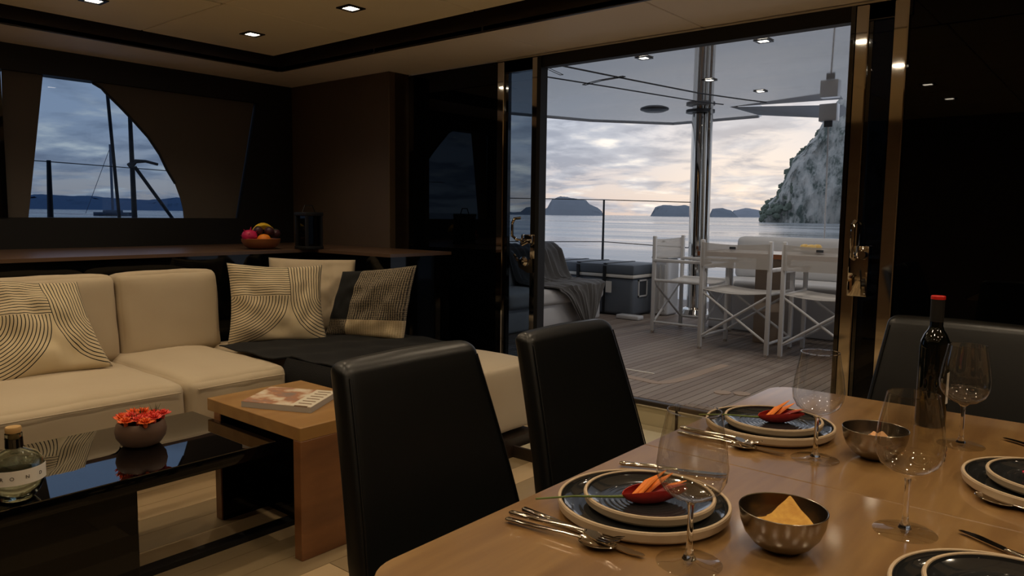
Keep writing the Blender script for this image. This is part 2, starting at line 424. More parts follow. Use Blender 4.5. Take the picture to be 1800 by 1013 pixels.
B(-1.095, -1.075, 3.77, 3.84, DK, 2.235).build('seal_strip', MT['black_gloss'], dr)
B(-1.018, -1.0, 3.79, 3.82, DK, 2.235).build('seal_strip', MT['black_gloss'], dr)
# latches
def latch(parent, x, zc, s, mtl):
    a = MB().box(x-.045, x+.045, 3.762, 3.775, zc-.22, zc+.02, bev=.004, seg=2).build('latch_plate', mtl, parent)
    MB().tube([(x-.02*s, 3.76, zc-.04), (x-.02*s, 3.725, zc-.03), (x-.02*s, 3.715, zc+.03), (x-.02*s, 3.72, zc+.12), (x-.015*s, 3.735, zc+.135)], .011, 10).build('latch_handle', mtl, a)
    MB().lathe([(0, 0), (.022, 0), (.024, .01), (.018, .03), (0, .03)], n=20).build('latch_knob', mtl, a, world=False).matrix_local = Matrix.Translation(Vector((x+.02*s, 3.762, zc-.02))-abs_loc(a)) @ Matrix.Rotation(PI/2, 4, 'X')
    for sx_ in (-1, 1):
        for zz in (zc+.005, zc-.205):
            MB().soft((.009, .006, .009), .003, n=3, M=Matrix.Translation((x+sx_*.036, 3.760, zz))).build('screw', mtl, a)
latch(dr, -1.0, 1.10, 1, MT['steel'])
l = MB().prism([(-3.085, .955), (-3.06, .96), (-3.045, .925), (-3.0, .92), (-2.985, .96), (-2.962, .965), (-2.958, .875), (-3.0, .872), (-3.07, .905)], 1, 3.755, 3.775).build('latch_plate', MT['brushed'], dl)
MB().lathe([(0, 0), (.03, 0), (.033, .012), (.02, .03), (0, .032)], n=20).build('latch_knob', MT['steel'], l, world=False).matrix_local = Matrix.Translation(Vector((-3.025, 3.757, .945))-abs_loc(l)) @ Matrix.Rotation(PI/2, 4, 'X')
MB().tube([(-3.10, 3.745, .985), (-3.06, 3.73, .955)], .009, 8).build('latch_lever', MT['steel'], l)
l = MB().box(-3.06, -2.965, 3.757, 3.777, 1.06, 1.12, bev=.006).build('latch_plate', MT['steel'], dl)
MB().tube([(-3.075, 3.77, 1.225), (-3.095, 3.735, 1.22), (-3.10, 3.72, 1.19), (-3.10, 3.72, 1.11), (-3.08, 3.74, 1.085), (-3.06, 3.76, 1.08)], .01, 10).build('latch_handle', MT['steel'], l)
MB().tube([(-3.05, 3.74, 1.075), (-3.02, 3.73, 1.055), (-2.985, 3.74, 1.075)], .012, 10).build('latch_lever', MT['steel'], l)

# other walls of the saloon
wlm = mat('side_wall_wood', C(150, 126, 96), .5, var=((3, 3, 14), .2, C(132, 108, 80)))
struct(B(XR, XR+.1, YB, DY, 0, 2.46).build('wall_right', wlm, loc=(XR, 0, 0)))
struct(B(XL-.1, XR, YB-.1, YB, 0, 2.46).build('wall_back', wlm, loc=(0, YB, 0)))

# threshold: riser panels, nosing, low step
st = S_empty('trim_1', (-1.8, 3.7, 0))
B(-3.0, -1.90, 3.725, 3.74, .0, DK-.03).build('riser_panel', MT['riser_cream'], st)
B(-1.885, -.84, 3.725, 3.74, .0, DK-.03).build('riser_panel', MT['riser_cream'], st)
B(-1.90, -1.885, 3.72, 3.745, .0, DK-.03).build('riser_joint', MT['dark_wood'], st)
B(-3.2, -.84, 3.70, 3.745, DK-.028, DK-.001, bev=.004, seg=1).build('nosing', MT['dark_wood'], st)
st2 = S_empty('trim_2', (-2.2, 2.9, 0))
B(-2.36, -.9, 2.905, 3.715, .0, .055).build('step_top', MT['riser_cream'], st2)
B(-2.384, -.9, 2.89, 2.905, .0, .06).build('step_riser', MT['dark_wood'], st2)

for k_ in range(7): B(-2.29+k_*.035, -2.27+k_*.035, 2.925, 2.94, .06, .115, bev=.002, seg=1).build('grille_bar', MT['steel'], st2)
B(-2.30, -1.9, 2.94, 2.955, .055, .125).build('grille_back', MT['white_gel'], st2)
# lamps inside
lamp_i = 0
def downlight(x, y, z, name, frame, glow, label, group, s=.055, spot=True, power=SPOT_POWER, color=SPOT_COLOR):
    t = thing(name, label, 'ceiling light', (x, y, z), group=group)
    f = MB()
    for a, b, c_, d in ((-s, s, -s, -s*.62), (-s, s, s*.62, s), (-s, -s*.62, -s*.62, s*.62), (s*.62, s, -s*.62, s*.62)):
        f.box(x+a, x+b, y+c_, y+d, z-.006, z)
    f.build('bezel', frame, t)
    B(x-s*.62, x+s*.62, y-s*.62, y+s*.62, z-.003, z-.001).build('diffuser', glow, t)
    if spot:
        ld = bpy.data.lights.new('lamp', 'SPOT'); ld.energy = power; ld.color = color; ld.spot_size = math.radians(125); ld.spot_blend = .6; ld.shadow_soft_size = .03
        lo = bpy.data.objects.new('lamp_bulb', ld); COL.objects.link(lo); lo.parent = t; lo.location = (0, 0, -.03)
    return t
cx_ = [(px[i]+px[i+1])/2 for i in range(7)]; cy_ = [(py[j]+py[j+1])/2 for j in range(5)]
vis = {(0, 0): 'square ceiling spotlight nearest the corner of the ceiling recess', (1, 0): 'square ceiling spotlight right of the corner one along the doors', (0, 1): 'square ceiling spotlight cut by the top edge above the sofa'}
for i in range(7):
    for j in range(4):
        downlight(cx_[i], cy_[j], 2.33, 'ceiling_light', MT['lamp_frame'], MT['lamp'], vis.get((i, j), 'square recessed ceiling spotlight out of the picture, beyond the three in view'), 'saloon ceiling spotlights')

# ================================================================ OUTSIDE
# sea
def sea():
    rings = [0, 20, 60, 160, 400, 1200, 4000, 12000, 45000]; n = 48; mb = MB()
    mb.lathe([(r, 0) for r in rings][::-1], (0, 0, -1.5), n=n)
    m = bpy.data.materials.new('sea_water'); m.use_nodes = True; nt = m.node_tree; b = nt.nodes['Principled BSDF']; L = nt.links
    b.inputs['Base Color'].default_value = C(160, 162, 162); b.inputs['Roughness'].default_value = .14; b.inputs['IOR'].default_value = 1.4
    tc = nt.nodes.new('ShaderNodeTexCoord')
    hs = []
    for sc, st_ in (((.35, 1.1, 1), .5), ((.04, .16, 1), .9)):
        mp = nt.nodes.new('ShaderNodeMapping'); mp.inputs['Scale'].default_value = sc; mp.inputs['Rotation'].default_value = (0, 0, .65)
        no = nt.nodes.new('ShaderNodeTexNoise'); no.inputs['Scale'].default_value = 1; no.inputs['Detail'].default_value = 6
        L.new(tc.outputs['Object'], mp.inputs[0]); L.new(mp.outputs[0], no.inputs['Vector'])
        k_ = nt.nodes.new('ShaderNodeBump'); k_.inputs['Strength'].default_value = st_; k_.inputs['Distance'].default_value = .12 if sc[0] > .1 else .5
        L.new(no.outputs[0], k_.inputs['Height'])
        if hs: L.new(hs[-1].outputs[0], k_.inputs['Normal'])
        hs.append(k_)
    L.new(hs[-1].outputs[0], b.inputs['Normal'])
    mp = nt.nodes.new('ShaderNodeMapping'); mp.inputs['Scale'].default_value = (.008, .045, 1); mp.inputs['Rotation'].default_value = (0, 0, .69)
    no = nt.nodes.new('ShaderNodeTexNoise'); no.inputs['Scale'].default_value = 1; no.inputs['Detail'].default_value = 7
    L.new(tc.outputs['Object'], mp.inputs[0]); L.new(mp.outputs[0], no.inputs['Vector'])
    mr = nt.nodes.new('ShaderNodeMapRange'); mr.inputs[1].default_value = .38; mr.inputs[2].default_value = .62; mr.inputs[3].default_value = .04; mr.inputs[4].default_value = .34
    L.new(no.outputs[0], mr.inputs[0]); L.new(mr.outputs[0], b.inputs['Roughness'])
    o = mb.build('sea', m); struct(o)
sea()
# islands
def island(name, prof, D, mt, label, depth, rough=.10, cat='island', nt=14, grain=1.0):
    def P(az, r): a = math.radians(az); return Vector((-math.sin(a)*r, math.cos(a)*r, 0))
    az = [p[0] for p in prof]
    def prof_h(t):
        s = t*(len(prof)-1); i = min(int(s), len(prof)-2); f = s-i
        return az[i]*(1-f)+az[i+1]*f, prof[i][1]*(1-f)+prof[i+1][1]*f
    nu = (len(prof)-1)*8
    mb = MB()
    def fn(u, v):
        a, h = prof_h(u); h += 1.5
        q = 2*v-1
        base = P(a, D+q*depth*(.6+.4*math.sin(PI*u)))
        prof_v = max(0, 1-abs(q)**2.6)
        n_ = mnoise.fractal(Vector((base.x, base.y, h*v))*(grain*6/D*10), 1, 2, 5)
        z = h*prof_v*(1+rough*n_) - 1.6-.4*(1-prof_v)
        off = base.normalized()*n_*depth*.22*prof_v
        return (base.x+off.x, base.y+off.y, z)
    mb.grid(fn, nu, nt, smooth=False)
    o = mb.build(name, mt, loc=tuple(P(prof[len(prof)//2][0], D))); return tag(o, label, cat)
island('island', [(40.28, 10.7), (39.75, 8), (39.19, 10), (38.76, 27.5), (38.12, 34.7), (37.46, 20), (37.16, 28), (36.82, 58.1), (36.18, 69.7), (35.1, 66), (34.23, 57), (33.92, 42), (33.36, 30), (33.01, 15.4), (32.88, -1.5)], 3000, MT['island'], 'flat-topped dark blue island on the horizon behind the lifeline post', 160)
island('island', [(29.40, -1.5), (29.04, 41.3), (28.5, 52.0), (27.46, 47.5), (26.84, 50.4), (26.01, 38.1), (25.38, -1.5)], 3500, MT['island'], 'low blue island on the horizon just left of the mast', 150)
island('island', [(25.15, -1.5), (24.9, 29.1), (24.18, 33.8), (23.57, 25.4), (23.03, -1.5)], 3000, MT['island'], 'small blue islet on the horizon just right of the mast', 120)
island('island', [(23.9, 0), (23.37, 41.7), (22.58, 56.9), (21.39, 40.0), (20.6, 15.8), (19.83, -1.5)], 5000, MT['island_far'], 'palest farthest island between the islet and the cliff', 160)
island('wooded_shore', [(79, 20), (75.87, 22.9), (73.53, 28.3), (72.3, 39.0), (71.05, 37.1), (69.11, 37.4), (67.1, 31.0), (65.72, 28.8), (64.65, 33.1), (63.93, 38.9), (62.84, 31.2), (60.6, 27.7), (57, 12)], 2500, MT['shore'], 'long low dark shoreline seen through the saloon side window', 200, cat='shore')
# limestone cliff
def cliff():
    prof = [(21.6, -1.5), (21.35, 7), (21.0, 10), (20.47, 13.6), (20.12, 19.7), (19.75, 27.0), (19.48, 33), (19.1, 36), (18.72, 38.5), (18.56, 41.1), (17.95, 46), (17.81, 50.2), (17.19, 58.4), (16.52, 65.4), (15.14, 72.0), (12, 80), (8, 78), (4, 60), (2, 30), (1, -1.5)]
    D = 430
    m = bpy.data.materials.new('limestone_scrub'); m.use_nodes = True; nt = m.node_tree; b = nt.nodes['Principled BSDF']; L = nt.links
    b.inputs['Roughness'].default_value = 1; b.inputs['Specular IOR Level'].default_value = 0
    tc = nt.nodes.new('ShaderNodeTexCoord'); mp = nt.nodes.new('ShaderNodeMapping'); mp.inputs['Scale'].default_value = (.16, .16, .10)
    no = nt.nodes.new('ShaderNodeTexNoise'); no.inputs['Scale'].default_value = 1; no.inputs['Detail'].default_value = 10; no.inputs['Roughness'].default_value = .65
    r = nt.nodes.new('ShaderNodeValToRGB'); e = r.color_ramp.elements
    e[0].position = .40; e[0].color = C(98, 106, 100); e[1].position = .62; e[1].color = C(196, 192, 184)
    q = e.new(.5); q.color = C(172, 172, 166)
    L.new(tc.outputs['Object'], mp.inputs[0]); L.new(mp.outputs[0], no.inputs['Vector']); L.new(no.outputs[0], r.inputs[0]); L.new(r.outputs[0], b.inputs['Base Color'])
    mb = MB(); az = [p[0] for p in prof]; nseg = len(prof)-1; nu = nseg*9; nv = 40
    def fn(u, v):
        s = u*nseg; i = min(int(s), nseg-1); f = s-i
        a = math.radians(az[i]*(1-f)+az[i+1]*f); h = prof[i][1]*(1-f)+prof[i+1][1]*f+1.5
        d = Vector((-math.sin(a), math.cos(a), 0))
        # v 0..0.75 climbs the seaward face, then rolls back
        if v < .75: zz = h*math.sin(v/.75*PI/2)**.8; back = 26*(v/.75)**3
        else: zz = h*(1-(v-.75)/.25*1.0); back = 26+(v-.75)/.25*90
        p = d*(D-15*math.sin(min(1, u*2)*PI/2)+back)
        n1 = mnoise.fractal(Vector((p.x*.05, p.y*.05, zz*.025)), 1, 2.1, 6)
        n2 = mnoise.fractal(Vector((p.x*.3, p.y*.3, zz*.16)), 1, 2.1, 3)
        p += d*(n1*9+n2*2.2)*min(1, h/20)
        return (p.x, p.y, zz*(1+.05*n1)+(n2*.9 if zz > 2 else 0)-1.7)
    mb.grid(fn, nu, nv, smooth=True)
    o = mb.build('limestone_cliff', m, loc=(-130, 400, 0)); tag(o, 'tall grey limestone cliff with scrub at the right of the sea view', 'cliff')
    # bushes on the skyline
    vm = mat('scrub_green', C(112, 120, 108), 1, spec=0)
    g = MB()
    for _ in range(150):
        t = random.random()*.62; s = t*nseg; i = min(int(s), nseg-1); f = s-i
        a = math.radians(az[i]*(1-f)+az[i+1]*f); h = prof[i][1]*(1-f)+prof[i+1][1]*f
        if h < 3: continue
        k_ = random.random()**.5
        rr_ = random.uniform(.8, 2.2)
        p = Vector((-math.sin(a), math.cos(a), 0))*(D-14+22*k_**3)
        bm = bmesh.new(); bmesh.ops.create_icosphere(bm, subdivisions=1, radius=rr_)
        for v in bm.verts: v.co = v.co*random.uniform(.7, 1.3)+Vector((p.x, p.y, h*k_-.6))
        g.bm(bm)
    o2 = g.build('scrub', vm, o); o2['kind'] = 'stuff'
cliff()

# deck
dk = struct(B(-5.6, 1.6, 3.745, 8.6, .02, DK-.012).build('deck', MT['caulk'], loc=(-2, 3.745, DK)))
tw = .0585
tm = []
for mi in range(3):
    q = B(-tw/2+.0022, tw/2-.0022, 0, 4.84, -.012, 0).mesh('teak_board'); q.materials.append(MT['teak'][mi]); tm.append(q)
x = -5.58
while x < 1.58:
    o = bpy.data.objects.new('teak_board', random.choice(tm)); COL.objects.link(o); o.parent = dk; o.location = Vector((x, 3.75+.0, DK))-Vector(dk.location); x += tw
B(-5.75, 1.8, 3.93, 8.65, -1.6, .015).build('aft_hull', MT['white_gel'], dk)
# curved margin board and flush plates on the deck
def ribbon(name, pts, w, z0, z1, mt, parent):
    mb = MB(); P = [Vector((p[0], p[1], 0)) for p in pts]; A = []; Bq = []
    for i, p in enumerate(P):
        d = (P[min(i+1, len(P)-1)]-P[max(i-1, 0)]).normalized(); n = Vector((-d.y, d.x, 0)); A.append(p+n*w/2); Bq.append(p-n*w/2)
    vs = [(a.x, a.y, z1) for a in A]+[(a.x, a.y, z1) for a in Bq]+[(a.x, a.y, z0) for a in A]+[(a.x, a.y, z0) for a in Bq]; n = len(P)
    fs = []
    for i in range(n-1): fs += [[i, n+i, n+i+1, i+1], [2*n+i, 2*n+i+1, i+1, i], [n+i, 3*n+i, 3*n+i+1, n+i+1]]
    fs += [[0, 2*n, 3*n, n], [n-1, 2*n-1, 4*n-1, 3*n-1]]
    return mb.add(vs, fs).build(name, mt, parent)
def smooth_pts(pts, n=6):
    out = []
    for i in range(len(pts)-1):
        p0, p1, p2, p3 = [Vector(pts[max(0, min(len(pts)-1, j))]) for j in (i-1, i, i+1, i+2)]
        for k_ in range(n):
            t = k_/n; out.append(.5*((2*p1)+(-p0+p2)*t+(2*p0-5*p1+4*p2-p3)*t*t+(-p0+3*p1-3*p2+p3)*t**3))
    out.append(Vector(pts[-1])); return out
mg = smooth_pts([(-2.9, 4.27, 0), (-2.6, 4.2, 0), (-2.362, 4.163, 0), (-2.254, 4.153, 0), (-2.203, 4.244, 0), (-2.18, 4.43, 0), (-2.18, 4.7, 0), (-2.172, 4.99, 0)])
pale = mat('teak_margin_pale', C(152, 132, 115), .6)
ribbon('margin_board', mg, .07, DK-.01, DK+.002, pale, dk)
for cx0, cy0 in ((-1.83, 4.18), (-1.73, 4.23)):
    MB().lathe([(0, 0), (.05, 0), (.05, .004), (0, .004)], (0, 0, 0), n=24).build('deck_plate', pale, dk, world=False).location = Vector((cx0, cy0, DK))-Vector(dk.location)
for k_ in range(4):
    B(-2.62+k_*.045, -2.60+k_*.045, 3.86, 4.08-k_*.03, DK-.005, DK+.002).build('drain_slot', MT['steel'], dk)
B(-2.62, -2.40, 4.37, 4.385, DK, DK+.003).build('drain_strip', MT['label_white'], dk)

# hardtop over the cockpit
rf = thing('cockpit_roof', 'glossy pale grey cockpit hardtop reflecting the sea above the aft deck', 'roof', (-2, 6, 2.4))
MB().prism([(-5.75, 3.85), (-5.75, 6.4), (-5.25, 7.75), (-4.55, 8.62), (-3.4, 8.53), (-3.30, 7.62), (2.4, 8.2), (2.4, 3.85)], 2, 2.4, 2.52).build('roof_panel', MT['roof'], rf)
for pts, w in (([(-3.33, 4.0), (-3.539, 4.624), (-3.40, 5.6), (-3.24, 6.60), (-3.06, 7.2), (-2.95, 7.5)], .02), ([(-3.75, 4.6), (-3.896, 5.093), (-3.72, 5.9), (-3.48, 7.05), (-3.36, 7.4)], .016)):
    ribbon('roof_groove', pts, w, 2.396, 2.401, MT['roof_groove'], rf)
ribbon('roof_groove', [(-3.86, 5.60), (-3.62, 5.5), (-3.36, 5.46)], .035, 2.396, 2.401, MT['roof_groove'], rf)
ribbon('roof_groove', [(-3.60, 4.55), (-3.74, 5.1)], .03, 2.397, 2.401, MT['roof_groove'], rf)
B(-3.95, 2.4, 3.845, 3.95, 2.24, 2.46).build('roof_beam', MT['white_gel'], rf)
ribbon('roof_lip', [(-5.72, 4.4), (-5.72, 6.4), (-5.22, 7.74), (-4.55, 8.58), (-3.42, 8.50)], .03, 2.385, 2.40, MT['white_gel'], rf)
for x_, y_, lb in ((-2.851, 4.898, 'cockpit ceiling light left of the mast, nearest the doors'), (-1.96, 4.892, 'cockpit ceiling light highest at the right, nearest the doors'), (-2.858, 6.004, 'cockpit ceiling light overlapping the right edge of the mast'), (-2.734, 6.808, 'cockpit ceiling light farthest from the doors')):
    downlight(x_, y_, 2.398, 'cockpit_light', MT['lamp_frame'], MT['out_lamp'], lb, 'cockpit ceiling lights', .05, power=COCKPIT_POWER, color=COCKPIT_COLOR)
for x_, y_ in ((-1.0, 4.89), (-.1, 4.89), (-1.0, 6.2), (-.1, 6.2)):  # extra unseen lamps continuing the grid, added to brighten the deck
    downlight(x_, y_, 2.398, 'cockpit_light', MT['lamp_frame'], MT['out_lamp'], 'unseen cockpit ceiling light added to brighten the deck, behind the right door panel', 'cockpit ceiling lights', .05, power=COCKPIT_POWER, color=COCKPIT_COLOR)
o = MB().lathe([(0, -.03), (.10, -.03), (.15, -.012), (.155, 0), (0, 0)], (-4.1, 7.3, 2.40), n=28).build('ceiling_speaker', MT['roof_groove'], loc=(-4.1, 7.3, 2.40)); tag(o, 'dark round ceiling fitting on the cockpit roof left of the mast', 'speaker')
# aft wing box hanging at the right, its rope
aw = thing('roof_wing', 'grey wedge of the roof edge pointing at the hanging block', 'roof edge', (-2.9, 8, 2.3))
MB().add([(-3.38, 7.6, 2.40), (-2.40, 8.1, 2.40), (-2.45, 8.1, 2.25), (-2.52, 8.05, 2.27), (-3.38, 8.4, 2.40), (-2.45, 8.6, 2.40)],
         [[0, 1, 2, 3], [0, 3, 4], [3, 2, 5, 4], [1, 5, 2], [0, 4, 5, 1]]).build('wing_panel', mat('wing_grey', C(150, 152, 156), .6), aw)
hb = thing('hanging_block', 'square metal block with a light blue face hanging under the cockpit roof', 'block', (-2.42, 7.75, 2.2))
B(-2.50, -2.33, 7.72, 7.82, 2.20, 2.37, bev=.006).build('block_body', MT['white_gel'], hb)
B(-2.44, -2.36, 7.70, 7.72, 2.14, 2.20, bev=.004).build('shackle', MT['cooler_dark'], hb)
o = MB().tube([(-2.40, 7.72, 2.14), (-2.385, 7.71, 1.6), (-2.37, 7.7, .7)], .008, 6).build('hanging_rope', MT['white_metal'], loc=(-2.39, 7.7, .7)); tag(o, 'thin pale rope hanging from the roof block behind the table', 'rope')
# mast
ms = thing('mast', 'tall polished steel post rising behind the folding chairs', 'mast', (-3.62, 7.45, DK))
MB().tube([(-3.62, 7.45, DK), (-3.66, 7.50, 2.40)], .085, 28).build('post', MT['steel'], ms)
MB().tube([(-3.50, 7.42, DK), (-3.53, 7.45, 2.40)], .035, 16).build('side_pipe', MT['steel'], ms)
MB().lathe([(.085, 0), (.15, 0), (.15, .03), (.085, .03)], (-3.65, 7.48, 2.345), n=32, close=True).build('collar', MT['roof_groove'], ms)
MB().lathe([(.0, 0), (.16, 0), (.14, .05), (.09, .07)], (-3.62, 7.45, DK), n=28).build('foot_collar', MT['steel'], ms)

pd_ = thing('deck_pedestal', 'white moulded pedestal at the foot of the mast behind the leftmost folding chair', 'pedestal', (-3.85, 7.1, DK))
B(-3.905, -3.725, 7.02, 7.28, DK+.001, .80, bev=.03, seg=3).build('body', MT['white_gel'], pd_)
for k_ in range(3): B(-3.885+k_*.055, -3.86+k_*.055, 7.008, 7.022, DK+.06, .74, bev=.003, seg=1).build('rib', MT['cushion_grey'], pd_)
B(-3.915, -3.715, 7.0, 7.30, .80, .825, bev=.01, seg=2).build('cap', MT['white_gel'], pd_)
# lifelines with post
ll = thing('lifeline', 'steel lifeline post with two thin cables along the deck edge', 'railing', (-4.85, 7.5, DK))
MB().tube([(-4.85, 7.5, DK), (-4.86, 7.52, 1.432)], [.018, .012], 10).build('post', MT['roof_groove'], ll)
MB().tube([(-7.2, 5.6, 1.445), (-6.0, 6.57, 1.438), (-4.86, 7.52, 1.43), (-3.72, 7.5, 1.40)], .0055, 6).build('cable', MT['rope_dark'], ll)
MB().tube([(-7.2, 5.6, .93), (-6.0, 6.57, .92), (-4.86, 7.52, .935), (-3.72, 7.5, .905)], .0055, 6).build('cable', MT['rope_dark'], ll)

# hull and side deck outside the left window
hu = thing('hull_side', 'white side deck of the yacht outside the saloon window', 'hull', (-6.5, 2, 0))
B(-6.9, -5.6, -3, 3.6, -1.6, .95, bev=.05).build('side_deck', MT['white_gel'], hu)
rg = thing('side_rail', 'dark stanchion, lifeline and rigging seen through the side window', 'rigging', (-6.4, 2.5, 1.0))
MB().tube([(-6.4, 2.142, .96), (-6.4, 2.152, 1.613)], [.026, .016], 10).build('stanchion', MT['rope_dark'], rg)
MB().tube([(-6.4, 1.2, 1.615), (-6.4, 2.15, 1.603), (-6.4, 3.09, 1.58), (-6.4, 4.6, 1.58)], .004, 6).build('lifeline_cable', MT['rope_dark'], rg)
MB().tube([(-6.4, 2.775, .96), (-6.4, 2.764, 2.3)], [.024, .014], 10).build('stay', MT['rope_dark'], rg)
MB().tube([(-6.4, 2.665, .96), (-6.4, 2.652, 1.17), (-6.4, 2.59, 2.3)], .014, 8).build('stay', MT['rope_dark'], rg)
MB().tube([(-6.4, 2.79, 1.60), (-6.4, 3.13, 1.12), (-6.4, 3.25, .96)], .015, 8).build('strut', MT['rope_dark'], rg)
MB().tube([(-6.4, 2.75, 1.60), (-6.4, 2.80, 1.645), (-6.4, 2.88, 1.65), (-6.4, 2.98, 1.63)], [.03, .018, .012, .012], 8).build('cleat_hook', MT['rope_dark'], rg)
bt = thing('moored_sailboat', 'small faint sailboat with bare mast seen through the side window', 'boat', (-300, 122, -1.5))
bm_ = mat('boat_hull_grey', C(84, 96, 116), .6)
D_ = Vector((.37, .93, 0))
hp = Vector((-300, 122, -1.5))
def hull_fn(u, v):
    w = math.sin(PI*min(1, u*1.15+.02))**.6*1.9 if u < .98 else 0
    a = (v-.5)*PI; p = hp+D_*((u-.5)*13)
    s = math.sin(a)*w; zz = 1.6*(1-math.cos(a)*.9)
    return (p.x-D_.y*s, p.y+D_.x*s, -1.6+zz)
MB().grid(hull_fn, 12, 8).build('boat_hull', bm_, bt)
MB().tube([hp+Vector((0, 0, .5)), hp+Vector((0, 0, 27))], .5, 8).build('boat_mast', bm_, bt)
MB().tube([hp+Vector((0, 0, 26)), hp-D_*9+Vector((0, 0, 1))], .1, 5).build('boat_stay', bm_, bt)
MB().box(hp.x-2, hp.x+2, hp.y-3, hp.y+3, -.4, .9, bev=.3).build('cabin', bm_, bt)

# lounge seat with throw
lo = thing('cockpit_lounge', 'white moulded cockpit lounge seat with a sloping backrest', 'outdoor seat', (-4.6, 5.8, DK))
B(-5.1, -4.13, 4.9, 6.38, DK, .43, bev=.03, seg=3).build('base', MT['white_gel'], lo)
MB().soft((1.02, 1.5, .15), .05, (0, 0, .01), M=Matrix.Translation((-4.60, 5.64, .485))).build('seat', MT['cushion_grey'], lo)
MB().soft((.20, 1.4, .42), .07, (.02, 0, 0), M=Matrix.Translation((-4.66, 5.66, .70)) @ Matrix.Rotation(-.22, 4, 'Y')).build('backrest', MT['cushion_grey'], lo)
def throw_lounge():
    path = [(-4.87, .60), (-4.84, .80), (-4.79, .915), (-4.70, .935), (-4.61, .885), (-4.55, .75), (-4.49, .61), (-4.40, .580), (-4.28, .574), (-4.17, .574), (-4.085, .557), (-4.062, .50), (-4.058, .36), (-4.055, .23)]
    pts = smooth_pts([(a, 0, b) for a, b in path], 4); n = len(pts)-1
    def fn(u, v):
        s = u*n; i = min(int(s), n-1); f = s-i; p = pts[i].lerp(pts[i+1], f)
        y0, y1 = 5.45, 6.42
        t = max(0, (u-.72)/.28)
        if u < .5: y1 = 6.36-.05*u
        y0 = y0+.10*math.sin(u*9)*.3+t*.42; y1 = y1-t*.30
        y = y0*(1-v)+y1*v
        w = .012*math.sin(v*23+u*6)+.010*math.sin(v*41-u*9)
        lift = .01+abs(w)
        return (p.x+(lift if u > .3 else 0)*(1 if u > .75 or u < .55 else 0), y+.02*math.sin(u*14), p.z+(lift if .15 < u < .8 else 0))
    o = MB().grid(fn, 60, 40, thick=.008).build('throw_blanket', MT['grey_throw'], loc=(-4.5, 5.9, .65)); tag(o, 'dark grey wool throw draped over the white cockpit lounge', 'blanket')
throw_lounge()
# cooler
ck = thing('cool_box', 'large grey cool box with black straps on the aft deck', 'cool box', (-4.5, 6.95, DK))
B(-5.15, -3.95, 6.69, 7.25, DK+.01, .60, bev=.035, seg=3).build('body', MT['cooler'], ck)
B(-5.17, -3.935, 6.675, 7.265, .60, .635, bev=.008, seg=2).build('rim', MT['label_white'], ck)
B(-5.17, -3.93, 6.67, 7.27, .635, .74, bev=.02, seg=2).build('lid', MT['cooler'], ck)
for x_ in (-4.90, -4.62, -4.28):
    s_ = MB().box(x_-.02, x_+.02, 6.66, 6.672, .50, .72, bev=.004, seg=1); s_.box(x_-.02, x_+.02, 6.672, 7.26, .737, .746)
    s_.build('strap', MT['black_matt'], ck)
for x_ in (-4.86, -4.22): B(x_-.035, x_+.035, 6.655, 6.66, .44, .56).build('tag', MT['label_white'], ck)
B(-4.31, -4.285, 6.675, 6.69, DK+.02, .60).build('side_strap', MT['black_matt'], ck)
hnd = MB()
for a in ((6.80, 6.815, .40, .58), (6.965, 6.98, .40, .58), (6.80, 6.98, .40, .415), (6.80, 6.98, .565, .58)): hnd.box(-3.955, -3.94, *a)
hnd.build('handle_frame', MT['white_metal'], ck)
B(-3.955, -3.945, 6.815, 6.965, .415, .565).build('handle_recess', MT['cooler_dark'], ck)
o = B(-4.02, -3.76, 6.49, 6.61, DK+.002, .245, bev=.012, seg=2).build('deck_block', MT['white_gel'], loc=(-3.9, 6.55, DK)); tag(o, 'small flat grey block lying on deck by the cool box', 'block')

# bench
bn = thing('cockpit_bench', 'long white cockpit bench with back cushion behind the outdoor table', 'bench', (-1.9, 6.8, DK))
for a, b in ((-3.08, -2.42), (-2.42, -1.78), (-1.78, -1.1), (-1.1, -.45)):
    B(a+.004, b-.004, 6.62, 7.2, DK, .56, bev=.008, seg=1).build('locker_panel', MT['white_gel'], bn)
MB().soft((2.62, .62, .10), .04, (0, 0, .01), M=Matrix.Translation((-1.77, 6.90, .61))).build('seat_cushion', MT['cushion_grey'], bn)
MB().soft((2.5, .14, .42), .06, (0, .02, 0), n=18, M=Matrix.Translation((-1.80, 7.19, .85)) @ Matrix.Rotation(-.12, 4, 'X')).build('back_cushion', MT['cushion_grey'], bn)

# outdoor table
ot = thing('outdoor_table', 'white outdoor table with teak edge behind the folding chairs', 'outdoor table', (-1.8, 6.2, DK))
B(-2.80, -.9, 5.86, 6.50, .925, .955, bev=.006).build('table_top', mat('outdoor_table_white', C(204, 198, 190), .4), ot)
e_ = MB()
e_.box(-2.825, -2.80, 5.835, 6.525, .92, .957); e_.box(-.9, -.875, 5.835, 6.525, .92, .957); e_.box(-2.80, -.9, 5.835, 5.86, .92, .957); e_.box(-2.80, -.9, 6.50, 6.525, .92, .957)
e_.build('edge_band', MT['teak_edge'], ot)
B(-2.42, -2.20, 6.08, 6.30, DK, .925, bev=.01).build('pedestal', mat('pedestal_taupe', C(160, 144, 128), .5), ot)
B(-1.42, -1.20, 6.08, 6.30, DK, .925, bev=.01).build('pedestal', MT['teak'][0], ot)
fr = mat('outdoor_fruit_yellow', C(205, 170, 90), .5)
fb = MB().lathe([(0, 0), (.05, 0), (.13, .03), (.135, .036), (.125, .036), (.05, .01), (0, .01)], (-2.02, 6.22, .957), n=28).build('fruit_dish', MT['white_gel'], loc=(-2.02, 6.22, .957)); tag(fb, 'shallow white dish on the outdoor table', 'dish')
